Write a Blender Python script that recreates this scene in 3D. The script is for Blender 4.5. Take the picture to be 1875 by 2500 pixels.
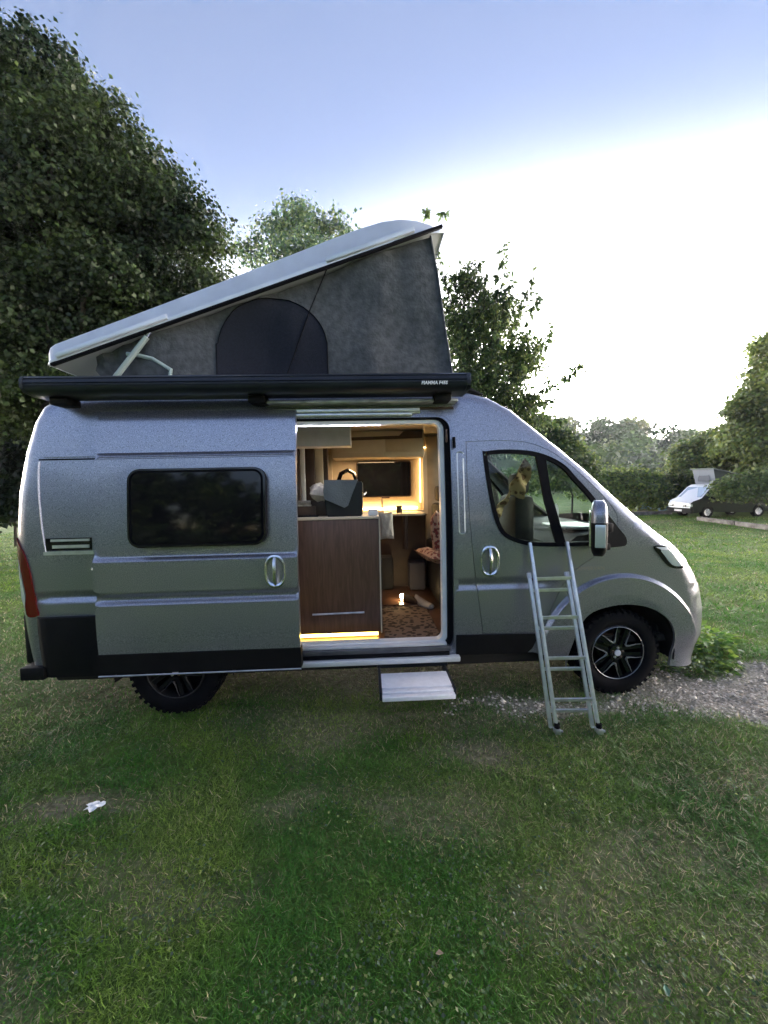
import bpy, bmesh, math, random
import numpy as np
from mathutils import Vector, Matrix
from mathutils.geometry import delaunay_2d_cdt
random.seed(7); rng = np.random.default_rng(11)
for o in list(bpy.data.objects): bpy.data.objects.remove(o)
SC = bpy.context.scene; COL = SC.collection

# ---------------------------------------------------------------- camera
CAM = (1.4863, -2.8604, 1.6921); YAW, PIT, ROL = .0426, .0637, .0212
def cam_basis():
    F = np.array([math.sin(YAW)*math.cos(PIT), math.cos(YAW)*math.cos(PIT), -math.sin(PIT)])
    R0 = np.array([math.cos(YAW), -math.sin(YAW), 0.]); U0 = np.cross(R0, F)
    return R0*math.cos(ROL)-U0*math.sin(ROL), U0*math.cos(ROL)+R0*math.sin(ROL), F
CR, CU, CF = cam_basis()
cd = bpy.data.cameras.new('camera'); cam = bpy.data.objects.new('camera', cd); COL.objects.link(cam)
cam.matrix_world = Matrix(((CR[0], CU[0], -CF[0], CAM[0]), (CR[1], CU[1], -CF[1], CAM[1]), (CR[2], CU[2], -CF[2], CAM[2]), (0, 0, 0, 1)))
cd.sensor_fit = 'HORIZONTAL'; cd.sensor_width = 36; cd.lens = 36*939/1875; cd.clip_start = .05; cd.clip_end = 3000
SC.camera = cam
# ---------------------------------------------------------------- sky, sun, exposure
SUN_AZ, SUN_EL = math.radians(72), math.radians(4.0); GLOW, GLOW_EL = 1.6, .452     # azimuth from +X towards +Y
w = bpy.data.worlds.new('World'); SC.world = w; w.use_nodes = True; nt = w.node_tree; N, L = nt.nodes, nt.links
N.clear(); out = N.new('ShaderNodeOutputWorld'); bg = N.new('ShaderNodeBackground'); L.new(bg.outputs[0], out.inputs[0])
sky = N.new('ShaderNodeTexSky'); sky.sky_type = 'NISHITA'; sky.sun_disc = False
sky.sun_elevation = SUN_EL; sky.sun_rotation = math.pi/2-SUN_AZ; sky.air_density = 1.0; sky.dust_density = .3; sky.ozone_density = 2.0
bg.inputs[1].default_value = .075
tn = N.new('ShaderNodeMix'); tn.data_type = 'RGBA'; tn.blend_type = 'MULTIPLY'; tn.inputs[0].default_value = 1; tn.inputs[7].default_value = (1.12, .95, 1.12, 1); L.new(sky.outputs[0], tn.inputs[6]); L.new(tn.outputs[2], bg.inputs[0])
# the twilight arch: a broad pale glow over the place where the sun has gone down
def mth(op, a, b=None, c=None):
    n = N.new('ShaderNodeMath'); n.operation = op
    for i, q in enumerate((a, b, c)):
        if q is None: continue
        if isinstance(q, (int, float)): n.inputs[i].default_value = q
        else: L.new(q, n.inputs[i])
    return n.outputs[0]
def mrg(v, a, b, c=0, d=1):
    n = N.new('ShaderNodeMapRange'); n.interpolation_type = 'SMOOTHSTEP'; L.new(v, n.inputs[0])
    for i, q in enumerate((a, b, c, d)): n.inputs[i+1].default_value = q
    return n.outputs[0]
wt = N.new('ShaderNodeTexCoord'); ws = N.new('ShaderNodeSeparateXYZ'); L.new(wt.outputs['Generated'], ws.inputs[0])
hz = mth('SQRT', mth('ADD', mth('MULTIPLY', ws.outputs[0], ws.outputs[0]), mth('MULTIPLY', ws.outputs[1], ws.outputs[1])))
ca_ = mth('DIVIDE', mth('ADD', mth('MULTIPLY', ws.outputs[0], math.cos(SUN_AZ)), mth('MULTIPLY', ws.outputs[1], math.sin(SUN_AZ))), mth('MAXIMUM', hz, .05))
el_ = mth('MAXIMUM', ws.outputs[2], 0); gl_ = mth('EXPONENT', mth('MULTIPLY', mth('POWER', mth('DIVIDE', el_, mth('MULTIPLY', mth('MAXIMUM', mth('MULTIPLY_ADD', ca_, 1.0, 0), .35), GLOW_EL)), 4.5), -1))
core = mth('EXPONENT', mth('MULTIPLY', mth('POWER', mth('DIVIDE', el_, .22), 2), -1)); gl_ = mth('MULTIPLY_ADD', core, 6.0, gl_)
gl_ = mth('MULTIPLY', gl_, mrg(ca_, -.55, .75)); bg2 = N.new('ShaderNodeBackground'); gc = N.new('ShaderNodeMix'); gc.data_type = 'RGBA'
gc.inputs[6].default_value = (1, .80, .62, 1); gc.inputs[7].default_value = (1, .95, .90, 1); L.new(mrg(el_, .0, .14), gc.inputs[0]); L.new(gc.outputs[2], bg2.inputs[0]); L.new(mth('MULTIPLY', gl_, GLOW), bg2.inputs[1])
ad = N.new('ShaderNodeAddShader'); L.new(bg.outputs[0], ad.inputs[0]); L.new(bg2.outputs[0], ad.inputs[1])
# thin high haze, even over the whole dome
bg3 = N.new('ShaderNodeBackground'); bg3.inputs[0].default_value = (.88, .92, 1, 1); bg3.inputs[1].default_value = .018
a2 = N.new('ShaderNodeAddShader'); L.new(ad.outputs[0], a2.inputs[0]); L.new(bg3.outputs[0], a2.inputs[1]); L.new(a2.outputs[0], out.inputs[0])
sd = bpy.data.lights.new('sun', 'SUN'); sd.energy = .15; sd.angle = math.radians(12); sd.color = (1, .72, .48)
sun = bpy.data.objects.new('sun', sd); COL.objects.link(sun)
sv = Vector((math.cos(SUN_AZ)*math.cos(.07), math.sin(SUN_AZ)*math.cos(.07), math.sin(.07)))
sun.rotation_euler = sv.to_track_quat('Z', 'Y').to_euler(); sun.location = (20, 30, 20)
SC.view_settings.view_transform = 'Standard'; SC.view_settings.look = 'None'; SC.view_settings.exposure = 2.7; SC.view_settings.gamma = 1
SC.render.engine = 'CYCLES'; SC.cycles.max_bounces = 8; SC.cycles.transparent_max_bounces = 12

# ---------------------------------------------------------------- helpers
def at(u, v, Y):
    "metric point on the plane y=Y seen at survey coordinate (u, v)"
    d = CF + CR*(u*1.1302-937.5)/939 - CU*(v*1.1302-1250)/939
    t = (Y-CAM[1])/d[1]; return np.array(CAM)+d*t
def axz(pts, Y): return [(float(at(u, v, Y)[0]), float(at(u, v, Y)[2])) for u, v in pts]
def tag(o, label=None, cat=None, group=None, kind=None):
    for k_, v_ in (('label', label), ('category', cat), ('group', group), ('kind', kind)):
        if v_: o[k_] = v_
    return o
def empty(name, loc=(0, 0, 0), rz=0):
    o = bpy.data.objects.new(name, None); COL.objects.link(o); o.location = loc; o.rotation_euler = (0, 0, rz); o.empty_display_size = .1; return o
def link(name, me, mat, parent=None, smooth=True, ang=35):
    if mat is not None:
        for m in (mat if isinstance(mat, (list, tuple)) else [mat]): me.materials.append(m)
    if smooth:
        me.shade_smooth(); me.set_sharp_from_angle(angle=math.radians(ang))
    o = bpy.data.objects.new(name, me); COL.objects.link(o)
    if parent is not None: o.parent = parent
    return o
def mesh(name, v, f, mat, parent=None, smooth=True, ang=35):
    me = bpy.data.meshes.new(name); me.from_pydata([tuple(map(float, p)) for p in v], [], f); me.update()
    return link(name, me, mat, parent, smooth, ang)
def bmo(name, bm, mat, parent=None, smooth=True, ang=35):
    me = bpy.data.meshes.new(name); bm.to_mesh(me); bm.free(); return link(name, me, mat, parent, smooth, ang)
def bx(bm, a, b, bev=0, M=None):
    a, b = Vector(a), Vector(b); r = bmesh.ops.create_cube(bm, size=1); vs = r['verts']
    c = (a+b)/2; s = b-a
    for v in vs: v.co = Vector((v.co.x*abs(s.x), v.co.y*abs(s.y), v.co.z*abs(s.z)))+c
    if bev:
        es = list({e for v in vs for e in v.link_edges}); rr = bmesh.ops.bevel(bm, geom=es, offset=bev, segments=2, affect='EDGES', profile=.5)
        vs = list({v for f in rr['faces'] for v in f.verts} | {v for v in vs if v.is_valid})
    if M is not None: bmesh.ops.transform(bm, matrix=M, verts=[v for v in vs if v.is_valid])
    return vs
def box(name, a, b, mat, parent=None, bev=0, M=None):
    bm = bmesh.new(); bx(bm, a, b, bev, M); return bmo(name, bm, mat, parent)
def tb(bm, pts, r, seg=8, cap=True):
    pts = [Vector(p) for p in pts]; rr = r if isinstance(r, (list, tuple)) else [r]*len(pts); rings = []
    up = Vector((0, 0, 1)); prev = None
    for i, p in enumerate(pts):
        d = (pts[min(i+1, len(pts)-1)]-pts[max(i-1, 0)]).normalized()
        if prev is None: x = d.orthogonal().normalized()
        else: x = (prev-d*prev.dot(d)).normalized()
        prev = x; y = d.cross(x)
        rings.append([bm.verts.new(p+(x*math.cos(2*math.pi*k/seg)+y*math.sin(2*math.pi*k/seg))*rr[i]) for k in range(seg)])
    for A, B in zip(rings, rings[1:]):
        for k in range(seg): bm.faces.new((A[k], A[(k+1) % seg], B[(k+1) % seg], B[k]))
    if cap: bm.faces.new(rings[0][::-1]); bm.faces.new(rings[-1])
def tube(name, pts, r, mat, parent=None, seg=8):
    bm = bmesh.new(); tb(bm, pts, r, seg); return bmo(name, bm, mat, parent)
def lathe(bm, prof, c, seg=48, axis='Y'):
    "prof: (radius, axial) list; axis along Y through c"
    rings = []
    for r, a in prof:
        rings.append([bm.verts.new((c[0]+r*math.cos(2*math.pi*k/seg), c[1]+a, c[2]+r*math.sin(2*math.pi*k/seg))) for k in range(seg)])
    for A, B in zip(rings, rings[1:]):
        for k in range(seg): bm.faces.new((A[k], A[(k+1) % seg], B[(k+1) % seg], B[k]))
    return rings
def rrect(x0, z0, x1, z1, r, n=6):
    rs = r if isinstance(r, (list, tuple)) else [r]*4; p = []
    for (cx, cz, a, q) in ((x1, z1, 0, rs[0]), (x0, z1, 90, rs[1]), (x0, z0, 180, rs[2]), (x1, z0, 270, rs[3])):
        sx = -1 if cx == x1 else 1; sz = -1 if cz == z1 else 1
        for k in range(n+1):
            t = math.radians(a+90*k/n); p.append((cx+sx*q+q*math.cos(t), cz+sz*q+q*math.sin(t)))
    return p
def spline(pts, n=6, closed=True):
    "Catmull-Rom through 2D points"
    P = [np.array(p, float) for p in pts]; m = len(P); o = []
    for i in range(m if closed else m-1):
        a, b, c, d = (P[(i-1) % m], P[i], P[(i+1) % m], P[(i+2) % m]) if closed else (P[max(i-1, 0)], P[i], P[i+1], P[min(i+2, m-1)])
        for k in range(n):
            t = k/n; o.append(tuple(.5*((2*b)+(-a+c)*t+(2*a-5*b+4*c-d)*t*t+(-a+3*b-3*c+d)*t**3)))
    if not closed: o.append(tuple(P[-1]))
    return o
def dens(pts, st=.05):
    o = []; n = len(pts)
    for i in range(n):
        a, b = np.array(pts[i]), np.array(pts[(i+1) % n]); k = max(1, int(np.hypot(*(b-a))/st))
        for j in range(k): o.append(tuple(a+(b-a)*j/k))
    return o
def inside(P, poly):
    P = np.asarray(P); r = np.zeros(len(P), bool); q = np.asarray(poly); x, y = P[:, 0], P[:, 1]
    for i in range(len(q)):
        (x1, y1), (x2, y2) = q[i-1], q[i]
        c = (y1 > y) != (y2 > y)
        with np.errstate(divide='ignore', invalid='ignore'):
            r ^= c & (x < (x2-x1)*(y-y1)/(y2-y1+1e-12)+x1)
    return r
def panel(name, outline, holes, yf, mat, parent=None, sx=.06, sz=.06, rows=(), extra=(), skip=None, off=0., thick=0., mirror=None, st=.05, ang=35):
    "sheet over a 2D outline in (x,z), bent by y=yf(x,z), with an optional turned-in edge"
    outline = dens(outline, st); holes = [dens(h, st) for h in holes]; pts = list(outline); ed = [(i, (i+1) % len(outline)) for i in range(len(outline))]
    for h in holes:
        b = len(pts); pts += h; ed += [(b+i, b+(i+1) % len(h)) for i in range(len(h))]
    q = np.array(outline); xs = np.arange(q[:, 0].min()+sx*.5, q[:, 0].max(), sx)
    zs = sorted(set(np.round(np.concatenate([np.arange(q[:, 1].min()+sz*.5, q[:, 1].max(), sz), np.array(list(rows), float)]), 4)))
    rs = np.array(list(rows) or [1e9]); zs = [z for z in zs if z in set(np.round(rs, 4)) or np.abs(rs-z).min() > .012]
    G = np.array([(x, z) for z in zs for x in xs]+[tuple(e) for e in extra]) if len(xs) and len(zs) else np.zeros((0, 2))
    if len(G):
        k = inside(G, outline)
        for h in holes: k &= ~inside(G, h)
        if skip is not None: k[:len(k)-len(extra)] &= ~skip(G[:len(G)-len(extra), 0], G[:len(G)-len(extra), 1])
        G = G[k]; allb = np.array(pts)
        if len(G):
            d = np.min(np.hypot(G[:, None, 0]-allb[None, :, 0], G[:, None, 1]-allb[None, :, 1]), 1); G = G[d > .009]
    r = delaunay_2d_cdt([Vector(p) for p in pts]+[Vector(map(float, g)) for g in G], ed, [], 0, 1e-5)
    V = np.array([tuple(v) for v in r[0]]); F = [f for f in r[2]]
    C = np.array([V[list(f)].mean(0) for f in F]); k = inside(C, outline)
    for h in holes: k &= ~inside(C, h)
    F = [f if True else f for f, kk in zip(F, k) if kk]
    Y = yf(V[:, 0], V[:, 1])-off; P = [(V[i, 0], Y[i], V[i, 1]) for i in range(len(V))]
    o = []
    for f in F:
        a, b, c = (V[f[0]], V[f[1]], V[f[2]]); cr = (b[0]-a[0])*(c[1]-a[1])-(b[1]-a[1])*(c[0]-a[0]); o.append(tuple(f) if cr > 0 else tuple(f)[::-1])
    if thick:
        cnt = {}
        for f in o:
            for i in range(len(f)):
                cnt[(f[i], f[(i+1) % len(f)])] = 1
        n0 = len(P); mp = {}
        for (a, b) in list(cnt):
            if (b, a) not in cnt:
                for q_ in (a, b):
                    if q_ not in mp: mp[q_] = len(P); P.append((P[q_][0], P[q_][1]+thick, P[q_][2]))
                o.append((b, a, mp[a], mp[b]))
    if mirror is not None:
        P = [(x, mirror-y, z) for x, y, z in P]; o = [f[::-1] for f in o]
    return mesh(name, P, o, mat, parent, True, ang)
def flat(Y): return lambda x, z: np.full(np.shape(x), float(Y))

# ---- numpy noise
def vnoise(x, y, s=0):
    xi, yi = np.floor(x), np.floor(y); fx, fy = x-xi, y-yi
    h = lambda a, b: np.modf(np.abs(np.sin(a*127.1+b*311.7+s*74.7)*43758.5453))[0]
    u, v = fx*fx*(3-2*fx), fy*fy*(3-2*fy)
    return (h(xi, yi)*(1-u)+h(xi+1, yi)*u)*(1-v)+(h(xi, yi+1)*(1-u)+h(xi+1, yi+1)*u)*v
def fbm(x, y, s=0, o=4):
    r = 0; a = .5
    for i in range(o): r = r+a*vnoise(x*2**i, y*2**i, s+i); a *= .5
    return r
def sstep(a, b, x): t = np.clip((x-a)/(b-a), 0, 1); return t*t*(3-2*t)

# ---------------------------------------------------------------- materials
def newmat(name):
    m = bpy.data.materials.new(name); m.use_nodes = True; return m, m.node_tree.nodes, m.node_tree.links, m.node_tree.nodes['Principled BSDF']
def mat(name, col, rough=.5, metal=0, spec=.5, noise=0, ns=8, bump=0, bs=60, coat=0., emit=None, es=0, nc=None, rv=.0):
    m, N, L, P = newmat(name); P.inputs['Base Color'].default_value = (*col, 1); P.inputs['Roughness'].default_value = rough
    P.inputs['Metallic'].default_value = metal; P.inputs['Specular IOR Level'].default_value = spec; P.inputs['Coat Weight'].default_value = coat; P.inputs['Coat Roughness'].default_value = .08
    tc = N.new('ShaderNodeTexCoord')
    if noise:
        n = N.new('ShaderNodeTexNoise'); n.inputs['Scale'].default_value = ns; n.inputs['Detail'].default_value = 6; L.new(tc.outputs['Object'], n.inputs['Vector'])
        mx = N.new('ShaderNodeMix'); mx.data_type = 'RGBA'; mx.inputs[6].default_value = (*[c*(1-noise) for c in col], 1)
        mx.inputs[7].default_value = (*(nc or [min(1, c*(1+noise)) for c in col]), 1); cr = N.new('ShaderNodeMapRange'); cr.inputs[1].default_value = .3; cr.inputs[2].default_value = .7
        L.new(n.outputs['Fac'], cr.inputs[0]); L.new(cr.outputs[0], mx.inputs[0]); L.new(mx.outputs[2], P.inputs['Base Color'])
        if rv:
            r2 = N.new('ShaderNodeMapRange'); r2.inputs[1].default_value = .3; r2.inputs[2].default_value = .7; r2.inputs[3].default_value = rough-rv; r2.inputs[4].default_value = rough+rv
            L.new(n.outputs['Fac'], r2.inputs[0]); L.new(r2.outputs[0], P.inputs['Roughness'])
    if bump:
        n2 = N.new('ShaderNodeTexNoise'); n2.inputs['Scale'].default_value = bs; n2.inputs['Detail'].default_value = 4; L.new(tc.outputs['Object'], n2.inputs['Vector'])
        b = N.new('ShaderNodeBump'); b.inputs['Strength'].default_value = bump; b.inputs['Distance'].default_value = .01; L.new(n2.outputs['Fac'], b.inputs['Height']); L.new(b.outputs[0], P.inputs['Normal'])
    if emit: P.inputs['Emission Color'].default_value = (*emit, 1); P.inputs['Emission Strength'].default_value = es
    return m
def glassmat(name, tint, gl=.05, rough=.02):
    m, N, L, P = newmat(name); N.remove(P); o = N['Material Output']; t = N.new('ShaderNodeBsdfTransparent'); t.inputs[0].default_value = (*tint, 1)
    g = N.new('ShaderNodeBsdfGlossy'); g.inputs['Roughness'].default_value = rough; fr = N.new('ShaderNodeFresnel'); fr.inputs[0].default_value = 1.5
    mx = N.new('ShaderNodeMixShader'); L.new(fr.outputs[0], mx.inputs[0]); L.new(t.outputs[0], mx.inputs[1]); L.new(g.outputs[0], mx.inputs[2]); L.new(mx.outputs[0], o.inputs[0]); return m
def leafmat(name, tr=.35, gl=.5):
    m, N, L, P = newmat(name); o = N['Material Output']; a = N.new('ShaderNodeAttribute'); a.attribute_name = 'Col'
    L.new(a.outputs['Color'], P.inputs['Base Color']); P.inputs['Roughness'].default_value = gl; P.inputs['Specular IOR Level'].default_value = .35
    t = N.new('ShaderNodeBsdfTranslucent'); h = N.new('ShaderNodeHueSaturation'); h.inputs['Value'].default_value = 1.5; h.inputs['Hue'].default_value = .485
    L.new(a.outputs['Color'], h.inputs['Color']); L.new(h.outputs[0], t.inputs[0]); mx = N.new('ShaderNodeMixShader'); mx.inputs[0].default_value = tr
    L.new(P.outputs[0], mx.inputs[1]); L.new(t.outputs[0], mx.inputs[2]); L.new(mx.outputs[0], o.inputs[0]); return m
def wood(name, c1, c2, rough=.4):
    m, N, L, P = newmat(name); tc = N.new('ShaderNodeTexCoord'); mp = N.new('ShaderNodeMapping'); mp.inputs['Scale'].default_value = (14, 14, 1.2)
    n = N.new('ShaderNodeTexNoise'); n.inputs['Scale'].default_value = 3; n.inputs['Detail'].default_value = 8; n.inputs['Distortion'].default_value = 1.2
    L.new(tc.outputs['Object'], mp.inputs[0]); L.new(mp.outputs[0], n.inputs[0]); r = N.new('ShaderNodeValToRGB')
    r.color_ramp.elements[0].position = .3; r.color_ramp.elements[0].color = (*c1, 1); r.color_ramp.elements[1].position = .7; r.color_ramp.elements[1].color = (*c2, 1)
    L.new(n.outputs['Fac'], r.inputs[0]); L.new(r.outputs[0], P.inputs['Base Color']); P.inputs['Roughness'].default_value = rough; return m
def paintmat():
    m, N, L, P = newmat('metallic_grey_paint'); tc = N.new('ShaderNodeTexCoord')
    P.inputs['Metallic'].default_value = .85; P.inputs['Coat Weight'].default_value = .9; P.inputs['Coat Roughness'].default_value = .06
    v = N.new('ShaderNodeTexNoise'); v.inputs['Scale'].default_value = 210; v.inputs['Detail'].default_value = 2; L.new(tc.outputs['Object'], v.inputs['Vector'])
    n = N.new('ShaderNodeTexNoise'); n.inputs['Scale'].default_value = 2.2; n.inputs['Detail'].default_value = 7; n.inputs['Roughness'].default_value = .65; L.new(tc.outputs['Object'], n.inputs['Vector'])
    r = N.new('ShaderNodeMapRange'); r.inputs[3].default_value = .26; r.inputs[4].default_value = .40; L.new(n.outputs['Fac'], r.inputs[0]); L.new(r.outputs[0], P.inputs['Roughness'])
    mx = N.new('ShaderNodeMix'); mx.data_type = 'RGBA'; mx.inputs[6].default_value = (.175, .180, .22, 1); mx.inputs[7].default_value = (.415, .425, .51, 1)
    c = N.new('ShaderNodeMapRange'); c.inputs[1].default_value = .35; c.inputs[2].default_value = .65; L.new(v.outputs['Fac'], c.inputs[0]); L.new(c.outputs[0], mx.inputs[0])
    # road film: dusty towards the sills
    sp = N.new('ShaderNodeSeparateXYZ'); L.new(tc.outputs['Object'], sp.inputs[0]); dz = N.new('ShaderNodeMapRange'); dz.inputs[1].default_value = 1.1; dz.inputs[2].default_value = .35; dz.inputs[3].default_value = 0; dz.inputs[4].default_value = .5
    L.new(sp.outputs[2], dz.inputs[0]); ml = N.new('ShaderNodeMath'); ml.operation = 'MULTIPLY'; L.new(dz.outputs[0], ml.inputs[0]); L.new(n.outputs['Fac'], ml.inputs[1])
    m2 = N.new('ShaderNodeMix'); m2.data_type = 'RGBA'; m2.inputs[7].default_value = (.13, .135, .135, 1); L.new(ml.outputs[0], m2.inputs[0]); L.new(mx.outputs[2], m2.inputs[6])
    L.new(m2.outputs[2], P.inputs['Base Color'])
    iv = N.new('ShaderNodeMath'); iv.operation = 'MULTIPLY_ADD'; iv.inputs[1].default_value = -.8; iv.inputs[2].default_value = .85; L.new(ml.outputs[0], iv.inputs[0]); L.new(iv.outputs[0], P.inputs['Metallic'])
    b = N.new('ShaderNodeBump'); b.inputs['Strength'].default_value = .03; b.inputs['Distance'].default_value = .05; L.new(n.outputs['Fac'], b.inputs['Height']); L.new(b.outputs[0], P.inputs['Normal'])
    return m
PAINT = paintmat()
BLK = mat('black_plastic', (.004, .004, .005), .65, spec=.2, bump=.15, bs=300, noise=.3)
RUB = mat('black_rubber', (.004, .004, .006), .75, spec=.12, noise=.3)
GBLK = mat('gloss_black', (.006, .006, .008), .12)
ACR = mat('dark_acrylic', (.004, .004, .006), .06, spec=.35)
SATIN = mat('satin_silver', (.62, .63, .66), .45, metal=.25, noise=.06, ns=15)
DSILL = mat('dark_sill', (.10, .10, .115), .4, metal=.4, noise=.3, ns=12)
ALU = mat('aluminium', (.72, .74, .78), .32, metal=.9, noise=.12, ns=20)
GALV = mat('brushed_sill', (.50, .50, .52), .4, metal=.8, noise=.3, ns=12)
CHR = mat('chrome', (.62, .64, .68), .24, metal=1)
WHT = mat('white_trim', (.72, .72, .72), .4, noise=.05)
ANTH = mat('anthracite_coat', (.014, .017, .026), .3, metal=.2, spec=.5, noise=.25, ns=5)
CANV = mat('grey_canvas', (.075, .08, .085), .85, noise=.35, ns=18, bump=.6, bs=45)
CANVD = mat('dark_mesh_canvas', (.010, .012, .022), .9, noise=.3, ns=60, bump=.3, bs=200)
SHELL = mat('roof_shell_grp', (.60, .64, .70), .32, metal=.25, noise=.1, ns=4, bump=.05, bs=6)
RED = mat('red_lens', (.11, .003, .003), .2)
CLR = mat('clear_lens', (.6, .66, .66), .1, metal=.4)
GLS = glassmat('window_glass', (.80, .90, .86))
WOODC = wood('brown_woodgrain', (.060, .028, .018), (.115, .060, .040), .38)
BEI = mat('beige_laminate', (.50, .42, .31), .45, noise=.06)
BEID = mat('beige_dark', (.30, .24, .17), .6, noise=.15)
BRN = mat('brown_dark', (.05, .028, .018), .5, noise=.2)
DARKI = mat('dark_interior', (.009, .008, .008), .8, noise=.3)
WARM = mat('warm_led', (1, .8, .5), .5, emit=(1, .62, .22), es=6.0)
YELL = mat('yellow_led', (1, .8, .3), .5, emit=(1, .66, .12), es=3.2)
GREYP = mat('grey_panel', (.60, .60, .66), .5, noise=.08)
GREYC = mat('grey_cloth', (.11, .125, .135), .9, noise=.15, bump=.4, bs=90)
TOWEL = mat('cream_cloth', (.50, .45, .38), .9, noise=.2, bump=.6, bs=60)
LEAF = leafmat('leaf'); LEAFB = leafmat('leaf_backlit', .5)
BARK = mat('bark', (.035, .028, .022), .9, noise=.5, ns=20, bump=.8, bs=25)
#EOF_PART1

# ---------------------------------------------------------------- ground
def gz(x, y):
    r = np.hypot(np.asarray(x, float)-1.5, np.asarray(y, float)+2.9); return -.4*sstep(6, 22, r)-.02*np.maximum(r-30, 0)*sstep(30, 60, r)*0
def warp(x, y, s, a=.25, f=1.6): return x+a*(fbm(x*f, y*f, s)-.47)*2, y+a*(fbm(x*f, y*f, s+9)-.47)*2
def ell(x, y, cx, cy, rx, ry, a=0, soft=.35):
    c, s = math.cos(a), math.sin(a); u = ((x-cx)*c+(y-cy)*s)/rx; v = (-(x-cx)*s+(y-cy)*c)/ry
    return 1-sstep(1-soft, 1+soft, np.hypot(u, v))
def gravelm(x, y):
    a, b = warp(x, y, 3, .3, 2.2)
    g = np.maximum(ell(a, b, 5.15, -.12, 1.75, .42, -.04), .75*ell(a, b, 2.95, -.09, .95, .10, -.05, .6))
    return np.maximum(g, ell(a, b, 21.8, 23.6, 4.5, .75, .1))
def barem(x, y):
    a, b = warp(x, y, 5, .35, 1.5); m = 0
    for cx, cy, rx, ry, an, k_ in ((-.05, -.82, .34, .12, .15, .75), (1.08, -.80, .26, .12, 0, .5), (2.10, -.62, .34, .14, -.1, .7), (3.07, -1.42, .13, .13, 0, 1.),
                             (1.6, -.25, 1.2, .22, 0, .5), (2.55, -1.35, .5, .2, .3, .45), (.45, -1.2, .35, .12, .2, .35), (1.75, -.95, .4, .13, -.2, .45), (2.3, -1.75, .35, .12, .3, .4), (.1, -1.7, .4, .12, 0, .35), (3.6, -1.0, .4, .15, 0, .35), (-2.2, -.9, .7, .3, 0, .35), (1.5, .9, 2.9, .85, 0, .8), (2.9, -1.75, .5, .2, 0, .4), (.9, -1.9, .5, .12, 0, .35),
                             (8.5, 7.2, 2.2, .5, .5, .45), (14, 16, 4, .7, .2, .5), (3.9, .35, .7, .3, 0, .4)):
        m = np.maximum(m, k_*ell(a, b, cx, cy, rx, ry, an, .6))
    return m
def axis(lo, hi, fine, far, st):
    a = list(np.arange(lo, hi+1e-6, fine)); x = hi; d = fine
    while x < far: d *= st; x += d; a.append(x)
    x = lo; d = fine; b = []
    while x > -far: d *= st; x -= d; b.append(x)
    return np.array(b[::-1]+a)
gx, gy = axis(-3, 7, .06, 340, 1.10), axis(-3, 3.5, .06, 340, 1.10)
X, Y = np.meshgrid(gx, gy); gr, br = gravelm(X, Y), barem(X, Y)
Z = gz(X, Y)+.018*(fbm(X*1.3, Y*1.3, 1)-.45)*sstep(1.0, 0, np.hypot((X-1.7)/3.6, (Y-.9)/2.2)-1)+.006*(fbm(X*9, Y*9, 2)-.45)-.012*gr
n1, n0 = X.shape; idx = np.arange(n0*n1).reshape(n1, n0)
me = bpy.data.meshes.new('ground'); V = np.stack([X, Y, Z], -1).reshape(-1, 3)
Fq = np.stack([idx[:-1, :-1], idx[:-1, 1:], idx[1:, 1:], idx[1:, :-1]], -1).reshape(-1, 4)
def bulk(me, V, F, col=None):
    k = F.shape[1]; me.vertices.add(len(V)); me.vertices.foreach_set('co', V.astype(np.float32).ravel()); me.loops.add(F.size); me.loops.foreach_set('vertex_index', F.astype(np.int32).ravel())
    me.polygons.add(len(F)); me.polygons.foreach_set('loop_start', np.arange(0, F.size, k, dtype=np.int32)); me.update(calc_edges=True)
    if col is not None:
        a = me.color_attributes.new('Col', 'FLOAT_COLOR', 'POINT'); a.data.foreach_set('color', np.concatenate([col, np.ones((len(col), 1))], 1).astype(np.float32).ravel())
bulk(me, V, Fq, np.stack([gr, br, np.zeros_like(gr)], -1).reshape(-1, 3))
m, N, L, P = newmat('turf_soil'); tc = N.new('ShaderNodeTexCoord'); at_ = N.new('ShaderNodeAttribute'); at_.attribute_name = 'Col'; sp = N.new('ShaderNodeSeparateColor'); L.new(at_.outputs['Color'], sp.inputs[0])
def noi(sc, det=6, src=None):
    n = N.new('ShaderNodeTexNoise'); n.inputs['Scale'].default_value = sc; n.inputs['Detail'].default_value = det; L.new(tc.outputs['Object'], n.inputs['Vector']); return n.outputs['Fac']
def ramp(f, stops):
    r = N.new('ShaderNodeValToRGB'); el = r.color_ramp.elements
    while len(el) < len(stops): el.new(.5)
    for e, (p, c) in zip(el, stops): e.position = p; e.color = (*c, 1)
    L.new(f, r.inputs[0]); return r.outputs[0]
def mixc(f, a, b):
    x = N.new('ShaderNodeMix'); x.data_type = 'RGBA'; L.new(f, x.inputs[0]); L.new(a, x.inputs[6]); L.new(b, x.inputs[7]); return x.outputs[2]
turf = ramp(noi(1.1, 9), [(.30, (.035, .085, .012)), (.46, (.065, .120, .020)), (.58, (.105, .150, .034)), (.72, (.17, .18, .065))])
fine = ramp(noi(38, 5), [(.3, (.03, .06, .012)), (.55, (.10, .14, .035)), (.75, (.22, .23, .10))])
h = N.new('ShaderNodeMix'); h.data_type = 'RGBA'; h.inputs[0].default_value = .5; L.new(turf, h.inputs[6]); L.new(fine, h.inputs[7])
soil = ramp(noi(22, 8), [(.3, (.10, .08, .055)), (.5, (.19, .155, .115)), (.7, (.31, .26, .20))])
grav = ramp(noi(60, 4), [(.3, (.22, .185, .145)), (.5, (.42, .365, .30)), (.7, (.60, .54, .46))])
c = mixc(sp.outputs[1], h.outputs[2], soil); c = mixc(sp.outputs[0], c, grav); L.new(c, P.inputs['Base Color']); P.inputs['Roughness'].default_value = .95; P.inputs['Specular IOR Level'].default_value = .15
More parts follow.
